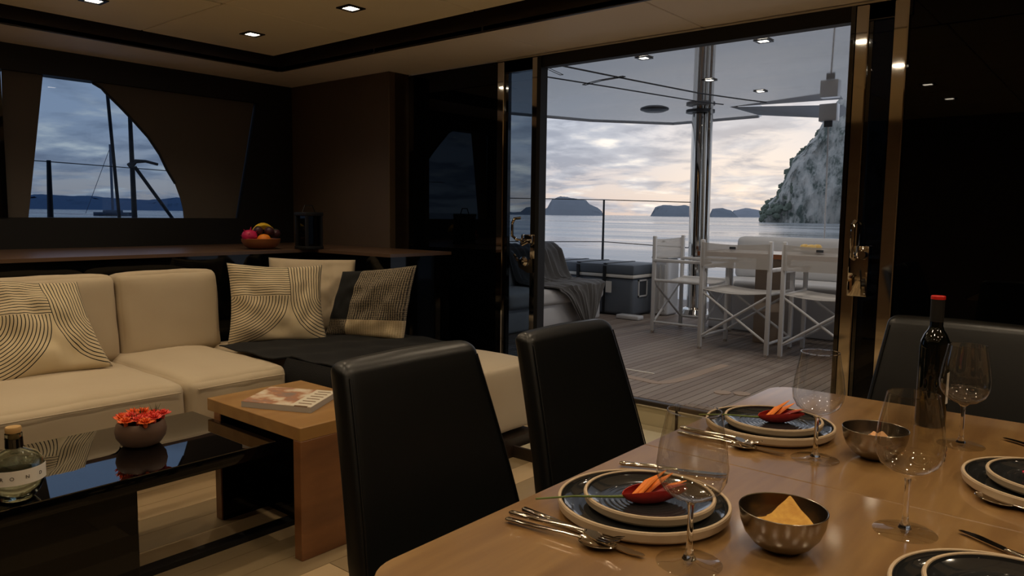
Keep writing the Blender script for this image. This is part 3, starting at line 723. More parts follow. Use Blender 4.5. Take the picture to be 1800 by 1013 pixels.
for k_, (a, b) in enumerate(((-.05, 0), (.04, .03), (.02, -.05))):
    o = MB().soft((.075, .065, .06), .03, n=8).build('outdoor_fruit', fr); o.location = (-2.02+a, 6.22+b, .957+.048); tag(o, 'yellow fruit in the white dish on the outdoor table', 'fruit', 'yellow fruit on the outdoor table')

# director chairs
def director_chair():
    t = thing('folding_chair', '', 'outdoor chair')
    wm = MT['white_metal']; W2, D2 = .27, .245
    for sx_ in (-1, 1):
        MB().box(sx_*W2-.016, sx_*W2+.016, -D2-.016, -D2+.016, .015, .87, bev=.006, seg=2).build('leg', wm, t, world=False)
        MB().box(sx_*W2-.016, sx_*W2+.016, D2-.016, D2+.016, .015, .64, bev=.006, seg=2).build('leg', wm, t, world=False)
        for yy_ in (-D2, D2): MB().lathe([(0, 0), (.017, 0), (.017, .02), (0, .02)], (sx_*W2, yy_, 0), n=12).build('foot', MT['steel'], t, world=False)
        MB().box(sx_*W2-.022, sx_*W2+.022, -D2, D2+.05, .64, .668, bev=.008, seg=2).build('armrest', wm, t, world=False)
        MB().tube([(sx_*W2, -D2, .10), (sx_*W2, D2, .10)], .011, 10).build('foot_rail', wm, t, world=False)
        MB().tube([(sx_*W2, -D2, .475), (sx_*W2, D2, .475)], .014, 10).build('seat_rail', wm, t, world=False)
    for yy_ in (-D2, D2):
        MB().tube([(-W2, yy_, .10), (W2, yy_, .46)], .010, 8).build('cross_brace', wm, t, world=False)
        MB().tube([(W2, yy_*.96, .10), (-W2, yy_*.96, .46)], .010, 8).build('cross_brace', wm, t, world=False)
    def seat(u, v): return ((u-.5)*2*W2, -D2+v*2*D2, .482-.022*math.sin(PI*u))
    MB().grid(seat, 12, 10, thick=.004).build('seat', MT['white_mesh'], t, world=False)
    def back(u, v): return ((u-.5)*2*W2, -D2-.02-.035*math.sin(PI*u), .66+.19*v-.012*math.sin(PI*u)*v)
    MB().grid(back, 14, 6, thick=.004).build('back', MT['white_mesh'], t, world=False)
    def lab(u, v): return ((u-.5)*.05, -D2-.0625, .805+.018*v)
    MB().grid(lab, 2, 1, thick=.002).build('label_patch', MT['cooler_dark'], t, world=False)
    return t
dc = director_chair()
dc.location = (-2.335, 5.715, DK); dc['label'] = 'white folding director chair in the middle, back to the saloon'; dc['group'] = 'director chairs on the aft deck'
d2 = copy_tree(dc); d2.location = (-1.705, 5.75, DK); d2['label'] = 'rightmost white folding director chair, partly hidden by the door frame'
d3 = copy_tree(dc); d3.location = (-3.045, 6.21, DK); d3.rotation_euler = (0, 0, -PI/2); d3['label'] = 'leftmost white folding director chair, turned sideways beside the cool box'

# ================================================================ SALOON FURNITURE
# ledge around the sofa
sh = thing('window_ledge', 'long dark ledge behind the sofa, below the side window', 'ledge', (-4.8, 2, 0))
top = mat('ledge_top', C(92, 70, 54), .35)
MB().prism([(XW+.002, -1.5), (XW+.002, 3.598), (-3.53, 3.598), (-3.53, 3.06), (-4.34, 3.06), (-4.34, -1.5)], 2, .972, .992).build('ledge_top', top, sh)
MB().prism([(XW+.002, -1.5), (XW+.002, 3.598), (-3.55, 3.598), (-3.55, 3.08), (-4.36, 3.08), (-4.36, -1.5)], 2, 0, .972).build('ledge_front', MT['black_lacquer'], sh)

# sofa
sf = thing('corner_sofa', 'cream fabric corner sofa with a chaise along the doors', 'sofa', (-3.8, 1.5, 0))
cf = MT['cream_fabric']
B(-4.33, -3.30, -.9, 3.05, .06, .26, bev=.02).build('base', cf, sf)
B(-3.30, -2.50, 2.24, 3.12, .10, .26, bev=.02).build('base', cf, sf)
B(-4.20, -2.60, 2.35, 3.05, .0, .10).build('plinth', MT['dark_wood'], sf)
B(-2.60, -2.385, 2.60, 3.10, .0, .10).build('plinth', MT['dark_wood'], sf)
B(-4.20, -3.45, -.8, 2.35, .0, .06).build('plinth', MT['dark_wood'], sf)
seats = [(.35, 1.62), (1.62, 2.15), (-.85, .35)]
for i, (a, b) in enumerate(seats):
    MB().soft((1.02, b-a-.006, .23), .045, (.018, 0, .022), n=18, wob=.006, seed=i, M=Matrix.Translation((-3.77, (a+b)/2, .355))).build('seat_cushion', cf, sf)
    MB().tube([(-3.242, a+.04, .432), (-3.232, (a+b)/2, .436), (-3.242, b-.04, .432)], .0035, 6).build('piping', cf, sf)
MB().soft((1.76, .98, .23), .045, (.0, .0, .015), n=20, wob=.004, seed=5, M=Matrix.Translation((-3.30, 2.68, .355))).build('seat_cushion', cf, sf)
MB().soft((.12, .94, .34), .02, (.006, 0, 0), n=12, wob=.003, M=Matrix.Translation((-2.475, 2.68, .295))).build('chaise_end', cf, sf)
for i, (a, b, sd) in enumerate(((1.68, 2.25, 1), (1.02, 1.68, 2), (.36, 1.02, 3), (-.3, .36, 4))):
    MB().soft((.19, b-a-.008, .46), .04, (.022, 0, .012), n=16, wob=.006, seed=sd, M=Matrix.Translation((-4.19, (a+b)/2, .67)) @ Matrix.Rotation(-.10, 4, 'Y')).build('back_cushion', cf, sf)
    MB().tube([(-4.135, a+.05, .868), (-4.125, (a+b)/2, .873), (-4.135, b-.05, .868)], .003, 6).build('piping', MT['seam'], sf)

# throw pillows
def uvmap(o, uv):
    l_ = o.data.uv_layers.new(name='UVMap')
    for lp in o.data.loops: l_.data[lp.index].uv = uv[lp.vertex_index]
def pillow(name, TL, TR, BR, BL, T, mt, label, seed=0, pinch=.06, n=34, amp=.020, bulge_shift=0):
    TL, TR, BR, BL = map(Vector, (TL, TR, BR, BL)); nrm = (TR-TL).cross(TL-BL).normalized()
    if nrm.dot(Vector((1, -.6, 0))) < 0: nrm = -nrm
    vs, fs, uv = [], [], []
    for side in (1, -1):
        for i in range(n+1):
            for j in range(n+1):
                u, v = 2*i/n-1, 2*j/n-1
                pu = u*(1-pinch*(1-v*v)*abs(u)); pv = v*(1-pinch*(1-u*u)*abs(v))
                a, b = (pu+1)/2, (pv+1)/2
                p = (BL.lerp(BR, a)).lerp(TL.lerp(TR, a), b)
                h = max(0, (1-u**2)*(1-v**2))**.42
                w = mnoise.noise(Vector((u*2.2+seed, v*2.2, side*3)))*amp*1.6+mnoise.noise(Vector((u*6+seed, v*3, side)))*amp*.7
                c = mnoise.noise(Vector((u*1.1+seed*3, v*1.1, 7)))*.02
                p = p+nrm*(side*(T/2*h+w*h)+c*(abs(u*v)))
                vs.append(p); uv.append(((u+1)/2, (v+1)/2))
    w_ = n+1; K = w_*w_
    for s_ in (0, 1):
        for i in range(n):
            for j in range(n):
                q = [s_*K+i*w_+j, s_*K+(i+1)*w_+j, s_*K+(i+1)*w_+j+1, s_*K+i*w_+j+1]
                fs.append(q if s_ == 0 else q[::-1])
    o = MB().add(vs, fs, True).build(name, mt, loc=tuple((BL+BR)/2)); uvmap(o, uv)
    bm = bmesh.new(); bm.from_mesh(o.data); bmesh.ops.remove_doubles(bm, verts=bm.verts, dist=.0004); bmesh.ops.recalc_face_normals(bm, faces=bm.faces); bm.to_mesh(o.data); bm.free()
    for p_ in o.data.polygons: p_.use_smooth = True
    try: o.data.set_sharp_from_angle(angle=math.radians(180))
    except Exception: pass
    return tag(o, label, 'cushion')
def node_math(nt):
    def ma(op, a, b=None, c=None):
        x = nt.nodes.new('ShaderNodeMath'); x.operation = op
        for i, v in enumerate((a, b, c)):
            if v is None: continue
            if isinstance(v, (int, float)): x.inputs[i].default_value = v
            else: nt.links.new(v, x.inputs[i])
        return x.outputs[0]
    return ma
def stripes_mat():
    m = mat('striped_linen', C(205, 186, 150), .9, sheen=.1, bump=((300, 300, 300), .15, .001)); nt = m.node_tree; ma = node_math(nt); b = nt.nodes['Principled BSDF']
    tc = nt.nodes.new('ShaderNodeTexCoord'); sp = nt.nodes.new('ShaderNodeSeparateXYZ'); nt.links.new(tc.outputs['UV'], sp.inputs[0])
    no = nt.nodes.new('ShaderNodeTexNoise'); no.inputs['Scale'].default_value = 5; nt.links.new(tc.outputs['UV'], no.inputs['Vector'])
    wb = ma('MULTIPLY', ma('SUBTRACT', no.outputs[0], .5), .02)
    u = ma('ADD', sp.outputs[0], wb); v = ma('ADD', sp.outputs[1], wb)
    S, H = .62, .58
    left = ma('LESS_THAN', u, S); up = ma('GREATER_THAN', v, H); right = ma('SUBTRACT', 1, left); low = ma('SUBTRACT', 1, up)
    def dist(cx0, cy0): 
        a = ma('SUBTRACT', u, cx0); c = ma('MULTIPLY', ma('SUBTRACT', v, cy0), 1.0 if cx0 < .5 else .70); return ma('SQRT', ma('ADD', ma('MULTIPLY', a, a), ma('MULTIPLY', c, c)))
    def line(d, per=.031): return ma('LESS_THAN', ma('FRACT', ma('DIVIDE', d, per)), .27)
    d3, d4 = dist(0.0, H), dist(1.0, H)
    q1 = ma('MULTIPLY', ma('MULTIPLY', left, up), line(v)); q2 = ma('MULTIPLY', ma('MULTIPLY', right, up), line(ma('SUBTRACT', 1, u)))
    q3 = ma('MULTIPLY', ma('MULTIPLY', low, ma('LESS_THAN', d3, .605)), line(d3))
    q4 = ma('MULTIPLY', ma('MULTIPLY', low, ma('LESS_THAN', d4, .38)), line(d4))
    tot = ma('MINIMUM', ma('ADD', ma('ADD', q1, q2), ma('ADD', q3, q4)), 1)
    mx = nt.nodes.new('ShaderNodeMix'); mx.data_type = 'RGBA'; nt.links.new(tot, mx.inputs[0]); mx.inputs[6].default_value = C(208, 190, 154); mx.inputs[7].default_value = C(24, 22, 20)
    nt.links.new(mx.outputs[2], b.inputs['Base Color']); return m
def patch_mat():
    m = mat('patchwork_weave', C(150, 135, 110), .95); nt = m.node_tree; ma = node_math(nt); b = nt.nodes['Principled BSDF']
    tc = nt.nodes.new('ShaderNodeTexCoord'); sp = nt.nodes.new('ShaderNodeSeparateXYZ'); nt.links.new(tc.outputs['UV'], sp.inputs[0]); u, v = sp.outputs[0], sp.outputs[1]
    no = nt.nodes.new('ShaderNodeTexNoise'); no.inputs['Scale'].default_value = 60; nt.links.new(tc.outputs['UV'], no.inputs['Vector'])
    wv = ma('GREATER_THAN', ma('ADD', ma('MULTIPLY', ma('SINE', ma('MULTIPLY', u, 230)), .35), ma('MULTIPLY_ADD', ma('SINE', ma('MULTIPLY', v, 260)), .3, no.outputs[0])), .52)
    lft = ma('LESS_THAN', u, .30); low = ma('LESS_THAN', v, .27)
    def mixc(f, a, c):
        x = nt.nodes.new('ShaderNodeMix'); x.data_type = 'RGBA'; nt.links.new(f, x.inputs[0])
        for i, q in ((6, a), (7, c)):
            if isinstance(q, tuple): x.inputs[i].default_value = q
            else: nt.links.new(q, x.inputs[i])
        return x.outputs[2]
    grey = mixc(wv, C(50, 47, 43), C(160, 146, 122)); cr = mixc(wv, C(222, 202, 164), C(200, 178, 140))
    upc = mixc(lft, grey, C(22, 23, 23)); loc_ = mixc(lft, cr, grey); c = mixc(low, upc, loc_)
    nt.links.new(c, b.inputs['Base Color'])
    k_ = nt.nodes.new('ShaderNodeBump'); k_.inputs['Strength'].default_value = .5; k_.inputs['Distance'].default_value = .003; nt.links.new(wv, k_.inputs['Height']); nt.links.new(k_.outputs[0], b.inputs['Normal'])
    return m
SM = stripes_mat()
pillow('throw_pillow', (-4.07, 1.00, .93), (-3.99, 1.44, .89), (-3.76, 1.50, .49), (-3.80, 1.00, .46), .15, SM, 'striped cream cushion at the far left of the sofa', 1, .065)
pillow('throw_pillow', (-4.03, 2.255, .95), (-3.80, 2.75, .925), (-3.635, 2.665, .475), (-3.93, 2.19, .475), .16, SM, 'striped cream cushion at the inner corner of the sofa', 2, .085)
pillow('throw_pillow', (-4.24, 2.66, .955), (-3.82, 3.02, .945), (-3.72, 2.93, .50), (-4.14, 2.60, .50), .12, cf, 'plain cream cushion behind the corner striped one', 3, .03)
pillow('throw_pillow', (-3.72, 2.84, .885), (-3.25, 3.02, .94), (-3.31, 2.97, .485), (-3.80, 2.76, .485), .15, patch_mat(), 'black, grey and cream patchwork cushion on the chaise', 4, .035)

# black throw on the chaise
def black_throw():
    mb = MB()
    def top_(u, v):
        x = -3.86+u*.92; y = 3.08-v*.90
        y = max(y, 2.185) if u > .6 else (2.10+(y-2.18)*1.09)
        return (x+.012*math.sin(v*9), y, .499+.004*math.sin(u*21+v*7)+.003*math.sin(v*31))
    mb.grid(top_, 34, 26, thick=.006)
    def drop(u, v):
        x = -3.30+u*.69; a = v*1.0
        y = 2.168-.03*min(1, v*6); z = .500-.36*v-.02*math.sin(u*9)*v
        return (x, y-.006*math.sin(u*30)*v, z-(.0 if v > 0 else 0))
    mb.grid(drop, 20, 12, thick=.006)
    o = mb.build('throw_blanket', MT['black_wool'], loc=(-3.4, 2.7, .5)); tag(o, 'black wool throw spread over the sofa chaise', 'blanket')
black_throw()

# coffee table
ct = thing('coffee_table', 'long low glossy black coffee table in front of the sofa', 'coffee table', (-2.64, .6, 0))
B(-2.95, -2.335, -.6, 1.485, .372, .416, bev=.003, seg=2).build('table_frame', MT['black_lacquer'], ct)
B(-2.947, -2.338, -.597, 1.482, .416, .42, bev=.001, seg=1).build('table_top', MT['mirror_top'], ct)
B(-2.90, -2.36, .30, 1.0, 0, .372, bev=.003, seg=1).build('panel_leg', MT['black_lacquer'], ct)
B(-2.56, -2.50, 1.0, 1.69, 0.0, .02).build('base_rail', MT['black_matt'], ct)
B(-2.90, -2.85, 1.0, 1.485, .30, .372).build('apron', MT['black_gloss'], ct)
# side table
sd = thing('side_table', 'walnut side table standing over the end of the coffee table', 'side table', (-2.52, 1.7, 0))
B(-2.85, -2.205, 1.495, 1.94, .44, .49, bev=.002, seg=1).build('table_top', MT['walnut'], sd)
B(-2.25, -2.205, 1.495, 1.94, 0, .44, bev=.002, seg=1).build('panel_leg', MT['side_wood_grain'], sd)
B(-2.80, -2.755, 1.495, 1.94, 0, .44, bev=.002, seg=1).build('panel_leg', MT['side_wood_grain'], sd)
B(-2.755, -2.75, 1.50, 1.70, 0, .438).build('inner_panel', MT['black_lacquer'], sd)
B(-2.75, -2.25, 1.70, 1.72, 0.0, .44).build('back_panel', MT['black_lacquer'], sd)

# magazine
def magazine():
    t = thing('magazine', 'thick glossy magazine lying on the walnut side table', 'magazine', (-2.55, 1.68, .49))
    P = [Vector((-2.619, 1.512)), Vector((-2.344, 1.637)), Vector((-2.478, 1.86)), Vector((-2.750, 1.725))]
    MB().prism([tuple(p) for p in P], 2, .4905, .512).build('pages', mat('paper_edges', C(176, 170, 160), .8), t)
    m = bpy.data.materials.new('magazine_cover'); m.use_nodes = True; nt = m.node_tree; b = nt.nodes['Principled BSDF']; b.inputs['Roughness'].default_value = .22
    ma = node_math(nt); tc = nt.nodes.new('ShaderNodeTexCoord'); sp = nt.nodes.new('ShaderNodeSeparateXYZ'); nt.links.new(tc.outputs['UV'], sp.inputs[0]); u, v = sp.outputs[0], sp.outputs[1]
    no = nt.nodes.new('ShaderNodeTexNoise'); no.inputs['Scale'].default_value = 2.6; no.inputs['Detail'].default_value = 3; nt.links.new(tc.outputs['UV'], no.inputs['Vector'])
    r = nt.nodes.new('ShaderNodeValToRGB'); e = r.color_ramp.elements; nt.links.new(no.outputs[0], r.inputs[0])
    e[0].position = .34; e[0].color = C(140, 124, 118); e[1].position = .62; e[1].color = C(226, 214, 194)
    q = e.new(.46); q.color = C(178, 126, 98); q = e.new(.53); q.color = C(214, 188, 162)
    txt = ma('MULTIPLY', ma('GREATER_THAN', u, .76), ma('MULTIPLY', ma('LESS_THAN', u, .95), ma('LESS_THAN', ma('FRACT', ma('MULTIPLY', v, 7)), .28)))
    pl_ = ma('GREATER_THAN', u, .70)
    def mixc(f, a, c):
        x = nt.nodes.new('ShaderNodeMix'); x.data_type = 'RGBA'; nt.links.new(f, x.inputs[0])
        for i, q_ in ((6, a), (7, c)):
            if isinstance(q_, tuple): x.inputs[i].default_value = q_
            else: nt.links.new(q_, x.inputs[i])
        return x.outputs[2]
    c = mixc(txt, mixc(pl_, r.outputs[0], C(226, 216, 196)), C(120, 92, 70)); nt.links.new(c, b.inputs['Base Color'])
    mb = MB().prism([tuple(p) for p in P], 2, .512, .514); o = mb.build('cover', m, t)
    uvmap(o, [(0, 0), (1, 0), (1, 1), (0, 1)]*2)
magazine()

# flower bowl
def blossom_bowl():
    c = Vector((-2.655, 1.145, .42))
    t = thing('flower_bowl', 'round clay bowl on the black coffee table holding red blossoms', 'bowl', c)
    pr = [(0, 0), (.046, 0), (.064, .008), (.080, .032), (.084, .055), (.079, .078), (.071, .086), (.064, .082), (.070, .06), (.06, .03), (0, .02)]
    MB().lathe(pr, c, n=40).build('body', MT['bamboo'], t)
    random.seed(3)
    for k_ in range(14):
        a = k_*2.4; r_ = .080*math.sqrt((k_+.4)/14)
        p = c+Vector((r_*math.cos(a), r_*math.sin(a), .098+random.uniform(-.004, .012)-r_*.10))
        mb = MB()
        for lay in range(3):
            for q in range(13):
                an = q/13*2*PI+lay*.35; tilt = .15+lay*.45; L_ = .030-lay*.005; w_ = .0045
                d = Vector((math.cos(an)*math.cos(tilt), math.sin(an)*math.cos(tilt), math.sin(tilt))); s_ = Vector((-math.sin(an), math.cos(an), 0)); n_ = d.cross(s_)
                jit = random.uniform(.8, 1.15)
                pts = [p+d*.003-s_*.002, p+d*.003+s_*.002, p+d*L_*.6*jit+s_*w_-n_*.002, p+d*L_*jit*1.0+n_*.002, p+d*L_*.6*jit-s_*w_-n_*.002]
                up_ = n_*.0012
                mb.add([x_ for x_ in pts]+[x_+up_ for x_ in pts], [[0, 1, 2, 3, 4][::-1], [5, 6, 7, 8, 9]]+[[i, (i+1) % 5, 5+(i+1) % 5, 5+i] for i in range(5)])
        mb.lathe([(0, -.02), (.006, -.015), (.008, 0), (.004, .008), (0, .009)], p, n=10)
        o = mb.build('blossom', MT['petal'][k_ % 3], loc=tuple(p)); tag(o, 'small red-orange blossom in the clay bowl on the coffee table', 'flower', 'blossoms in the clay bowl')
    for k_, (a, b, h) in enumerate(((0.0, -.005, .055), (-.01, .055, .05), (.03, -.03, .035))):
        mb = MB()
        q0 = c+Vector((a, b, .092))
        for j in range(5):
            an = j*1.25; d = Vector((math.cos(an)*.5, math.sin(an)*.5, 1)).normalized(); s_ = d.cross(Vector((.3, .7, .2))).normalized()
            q1 = q0+d*h
            mid = (q0+q1)/2
            mb.add([q0, mid+s_*.007, q1, mid-s_*.007, mid+d.cross(s_)*.0015], [[0, 1, 4], [1, 2, 4], [2, 3, 4], [3, 0, 4], [0, 3, 2, 1]])
        o = mb.build('leaf_sprig', MT['leaf'], loc=tuple(q0)); tag(o, 'small dark green leaf sprig among the red blossoms', 'leaf', 'leaf sprigs in the clay bowl')
blossom_bowl()

# round gin bottle
def gin():
    c = Vector((-2.416, .688, .42))
    t = thing('round_bottle', 'round clear glass bottle with cork and paper band on coffee table', 'bottle', c)
    R_ = .074
    outer = [(0, 0), (.040, 0), (.045, .004), (.058, .02), (.070, .045), (.0735, .07), (.0735, .09), (.069, .112), (.055, .130), (.034, .140), (.022, .146), (.0185, .155), (.0185, .175), (.022, .178), (.022, .190), (.0185, .192)]
    inner = [(.014, .192), (.014, .155), (.018, .143), (.034, .135), (.053, .125), (.066, .110), (.070, .09), (.070, .07), (.0665, .046), (.054, .024), (.040, .012), (0, .014)]
    MB().lathe(outer+inner, c, n=48).build('glass_body', MT['gin_glass'], t)
    MB().lathe([(0, .0145), (.0395, .0125), (.0535, .0245), (.066, .0465), (.0695, .0695), (.0695, .08), (0, .08)], c, n=40).build('liquid', glass('clear_spirit', (1, 1, 1, 1), 1.33), t)
    MB().lathe([(0, .17), (.0135, .17), (.0135, .1925), (.0195, .1925), (.0205, .197), (.0205, .206), (.019, .209), (0, .209)], c, n=28).build('cork', MT['cork'], t)
    MB().lathe([(.0225, .150), (.0235, .150), (.0230, .176), (.022, .176)], c, n=28, close=True).build('neck_wrap', MT['black_gloss'], t)
    lb = MB()
    R2 = .0748
    def f(u, v):
        a = -2.6+u*3.7; return (c.x+R2*math.cos(a), c.y+R2*math.sin(a), c.z+.058+.042*v)
    lb.grid(f, 30, 2, thick=-.0006); lo_ = lb.build('label_band', MT['label_white'], t)
    for ch, a in (('R', -.74), ('O', -.40), ('N', .10), ('D', .62)):
        cu = bpy.data.curves.new('letter', 'FONT'); cu.body = ch; cu.size = .014; cu.align_x = 'CENTER'; cu.extrude = .0003
        tmp = bpy.data.objects.new('t', cu); COL.objects.link(tmp); dg = bpy.context.evaluated_depsgraph_get(); me = bpy.data.meshes.new_from_object(tmp.evaluated_get(dg)); bpy.data.objects.remove(tmp)
        me.materials.append(MT['black_matt'])
        o = bpy.data.objects.new('letter', me); COL.objects.link(o); o.parent = lo_
        R3 = R2+.001
        o.matrix_local = Matrix.Translation(Vector((c.x+R3*math.cos(a), c.y+R3*math.sin(a), c.z+.074))-abs_loc(lo_)) @ Matrix.Rotation(a+PI/2, 4, 'Z') @ Matrix.Rotation(PI/2, 4, 'X')
gin()

# ledge objects: fruit bowl, lantern
fbc = Vector((-4.55, 2.80, .992))
o = MB().lathe([(0, 0), (.07, 0), (.105, .02), (.125, .05), (.128, .07), (.118, .072), (.112, .05), (.09, .025), (0, .015)], fbc, n=40).build('fruit_bowl', MT['wood_bowl'], loc=tuple(fbc)); tag(o, 'round wooden fruit bowl on the dark ledge', 'bowl')
o = MB().soft((.09, .09, .085), .042, n=8, wob=.004).build('orange', mat('orange_peel', C(236, 136, 40), .5, bump=((200, 200, 200), .2, .001))); o.location = fbc+Vector((.045, -.005, .062)); tag(o, 'orange at the front of the wooden fruit bowl', 'fruit')
dfm = mat('dragon_fruit_pink', C(196, 30, 84), .5)
t = thing('dragon_fruit', 'pink dragon fruit at the left of the wooden fruit bowl', 'fruit', fbc+Vector((.0, -.085, .09)))
MB().soft((.085, .10, .08), .04, n=8).build('skin', dfm, t, world=False)
mb = MB()
for k_ in range(14):
    a = k_*2.399; z_ = 1-2*(k_+.5)/14; r_ = math.sqrt(1-z_*z_); d = Vector((r_*math.cos(a), r_*math.sin(a), z_)); s_ = d.orthogonal().normalized(); q = d*.040
    mb.add([q-s_*.008, q+s_*.008, q+d*.02+Vector((0, 0, .008)), q+d.cross(s_)*.004], [[0, 1, 2], [1, 3, 2], [3, 0, 2], [0, 3, 1]])
mb.build('scales', dfm, t, world=False)
mgm = mat('mangosteen_purple', C(64, 34, 44), .45)
for k_, (a, b, h, lb) in enumerate(((.0, -.02, .125, 'dark purple mangosteen above the dragon fruit'), (.03, .045, .122, 'dark purple mangosteen in front of the bananas'), (.02, .10, .105, 'dark purple mangosteen at the right rim of the fruit bowl'))):
    t = thing('mangosteen', lb, 'fruit', fbc+Vector((a, b, h)), group='mangosteens')
    MB().soft((.062, .062, .056), .028, n=8).build('skin', mgm, t, world=False)
    MB().lathe([(0, .031), (.016, .029), (.017, .027), (0, .0285)], n=8).build('calyx', MT['leaf'], t, world=False)
bm_b = mat('banana_yellow', C(232, 190, 50), .5)
for k_, (dy, dz, rz_) in enumerate(((-.0, .0, 0), (.022, -.012, .12))):
    pts = []; rad = []
    for i in range(12):
        a = -1.25+2.5*i/11; pts.append(fbc+Vector((-.045-.01*k_, .045+dy+.085*math.sin(a), .075+dz+.085*math.cos(a)))); rad.append(.017*(math.sin(PI*(i+.35)/11.7)**.45) if 0 < i < 11 else .005)
    o = MB().tube(pts, rad, 8).build('banana', bm_b, loc=tuple(pts[6])); tag(o, 'yellow banana arching over the back of the fruit bowl', 'fruit', 'bananas in the fruit bowl')
lc = Vector((-4.33, 2.93+.1, .992))
lt = thing('lantern', 'black lantern on the dark ledge beside the fruit bowl', 'lantern', lc)
B(lc.x-.07, lc.x+.07, lc.y-.07, lc.y+.07, .993, 1.015, bev=.004).build('base', MT['black_matt'], lt)
B(lc.x-.07, lc.x+.07, lc.y-.07, lc.y+.07, 1.22, 1.245, bev=.004).build('roof', MT['black_matt'], lt)
for a in (-1, 1):
    for b in (-1, 1): B(lc.x+a*.058-.008, lc.x+a*.058+.008, lc.y+b*.058-.008, lc.y+b*.058+.008, 1.015, 1.22).build('post', MT['black_matt'], lt)
B(lc.x-.05, lc.x+.05, lc.y-.05, lc.y+.05, 1.015, 1.22).build('glass_box', MT['dark_glass'], lt)
MB().tube([(lc.x, lc.y-.05, 1.245), (lc.x, lc.y-.03, 1.29), (lc.x, lc.y+.03, 1.29), (lc.x, lc.y+.05, 1.245)], .004, 6).build('handle', MT['black_matt'], lt)

# ---- dining chairs
def dining_chair():
    t = thing('dining_chair', '', 'chair')
    lm = MT['black_leather']
    # back: tapered leaning slab (local: sitter faces +y)
    th = .068
    def bk():
        n, mrow = 16, 30; vs = []; fs = []
        prof = []
        for j in range(mrow+1):
            s = j/20*.958 if j <= 20 else .958+.042*math.sin((j-20)/10*PI/2); z = .30+s*.62
            w = (.262-.050*max(0, (z-.50)/.42)) if z > .5 else .262
            y = -.20-.13*max(0, (z-.46)/.46)**1.15
            prof.append((z, w, y))
        ring = 28
        for j, (z, w, y) in enumerate(prof):
            e = (prof[-1][0]-z); sh_ = 0
            if e < .026: q = 1-e/.026; ww = w-.024*(1-math.sqrt(max(0, 1-q*q))); tt = th*math.sqrt(max(.05, 1-q*q*.9))
            else: ww = w; tt = th
            for k_ in range(ring):
                a = 2*PI*k_/ring; ca, sa = math.cos(a), math.sin(a)
                X = ww*math.copysign(abs(ca)**.16, ca); Y = tt/2*math.copysign(abs(sa)**.42, sa)
                vs.append((X, y+Y-.008*(1-(X/ww)**2), z+.004*(1-(X/ww)**2)*(j/mrow)**6))
        for j in range(mrow):
            for k_ in range(ring): fs.append([j*ring+k_, j*ring+(k_+1) % ring, (j+1)*ring+(k_+1) % ring, (j+1)*ring+k_])
        fs.append([mrow*ring+k_ for k_ in range(ring)]); fs.append(list(range(ring))[::-1])
        return MB().add(vs, fs, True)
    bk().build('backrest', lm, t, world=False, sharp=60)
    for sx_ in (-1, 1):
        pts = []
        for j in range(19):
            z = .34+j*.0305; w = (.262-.050*max(0, (z-.50)/.42)) if z > .5 else .262
            pts.append((sx_*(w-.012), -.20-.13*max(0, (z-.46)/.46)**1.15+th*.47, z))
        MB().tube(pts, .0022, 6).build('piping', lm, t, world=False)
    MB().soft((.50, .44, .10), .035, (0, 0, .012), n=12, M=Matrix.Translation((0, .03, .425))).build('seat', lm, t, world=False)
    for sx_ in (-1, 1):
        for yy_ in (-.17, .21): MB().box(sx_*.215-.02, sx_*.215+.02, yy_-.02, yy_+.02, 0, .39, bev=.003, seg=1).build('leg', MT['dark_wood'], t, world=False)
    return t
ch = dining_chair()
ch.location = (-1.00, 1.205, 0); ch.rotation_euler = (0, 0, -PI/2); ch['label'] = 'black leather dining chair nearest the coffee table, front left'; ch['group'] = 'black leather dining chairs'
c2 = copy_tree(ch); c2.location = (-.965, 1.805, 0); c2['label'] = 'black leather dining chair in the middle, in front of the chaise end'
c3 = copy_tree(ch); c3.location = (-.42, 2.48, 0); c3.rotation_euler = (0, 0, PI); c3['label'] = 'black leather dining chair at the far end behind the wine bottle'

# ---- dining table
dt = thing('dining_table', 'brown wooden dining table laid for a meal', 'dining table', (-.345, 1.4, 0))
TX0, TX1, TY0, TY1, R_ = -.795, .105, .62, 2.20, .07
def corner(cx0, cy0, a0): return [(cx0+R_*math.cos(a0+i*PI/2/8), cy0+R_*math.sin(a0+i*PI/2/8)) for i in range(9)]
def slab(poly, z0, z1, b=.004):
    mb = MB(); n = len(poly); cxm = sum(p[0] for p in poly)/n; cym = sum(p[1] for p in poly)/n
    def ins(p, d): v = Vector((cxm-p[0], cym-p[1])).normalized()*d; return (p[0]+v.x, p[1]+v.y)
    L_ = [(ins(p, b), z0) for p in poly], [(p, z0+b) for p in poly], [(p, z1-b) for p in poly], [(ins(p, b), z1) for p in poly]
    vs = [(p[0], p[1], z) for l_ in L_ for p, z in l_]; fs = [list(range(n))[::-1], [3*n+i for i in range(n)]]
    for k_ in range(3): fs += [[k_*n+i, k_*n+(i+1) % n, (k_+1)*n+(i+1) % n, (k_+1)*n+i] for i in range(n)]
    return mb.add(vs, fs)
SY = 1.417
slab([(TX0, SY-.0015), ]+corner(TX0+R_, TY0+R_, PI)+corner(TX1-R_, TY0+R_, 1.5*PI)+[(TX1, SY-.0015)], .71, .75, .0015).build('table_leaf', MT['table_wood'], dt)
slab([(TX0, SY+.0015), ]+[(TX1, SY+.0015)]+corner(TX1-R_, TY1-R_, 0)+corner(TX0+R_, TY1-R_, .5*PI), .71, .75, .0015).build('table_leaf', MT['table_wood'], dt)
B(-.55, -.15, .95, 1.9, .66, .71).build('apron', MT['dark_wood'], dt)
B(-.45, -.25, 1.05, 1.78, .04, .66, bev=.005).build('pedestal', MT['dark_wood'], dt)
B(-.60, -.10, .95, 1.88, 0, .04, bev=.005).build('foot', MT['dark_wood'], dt)

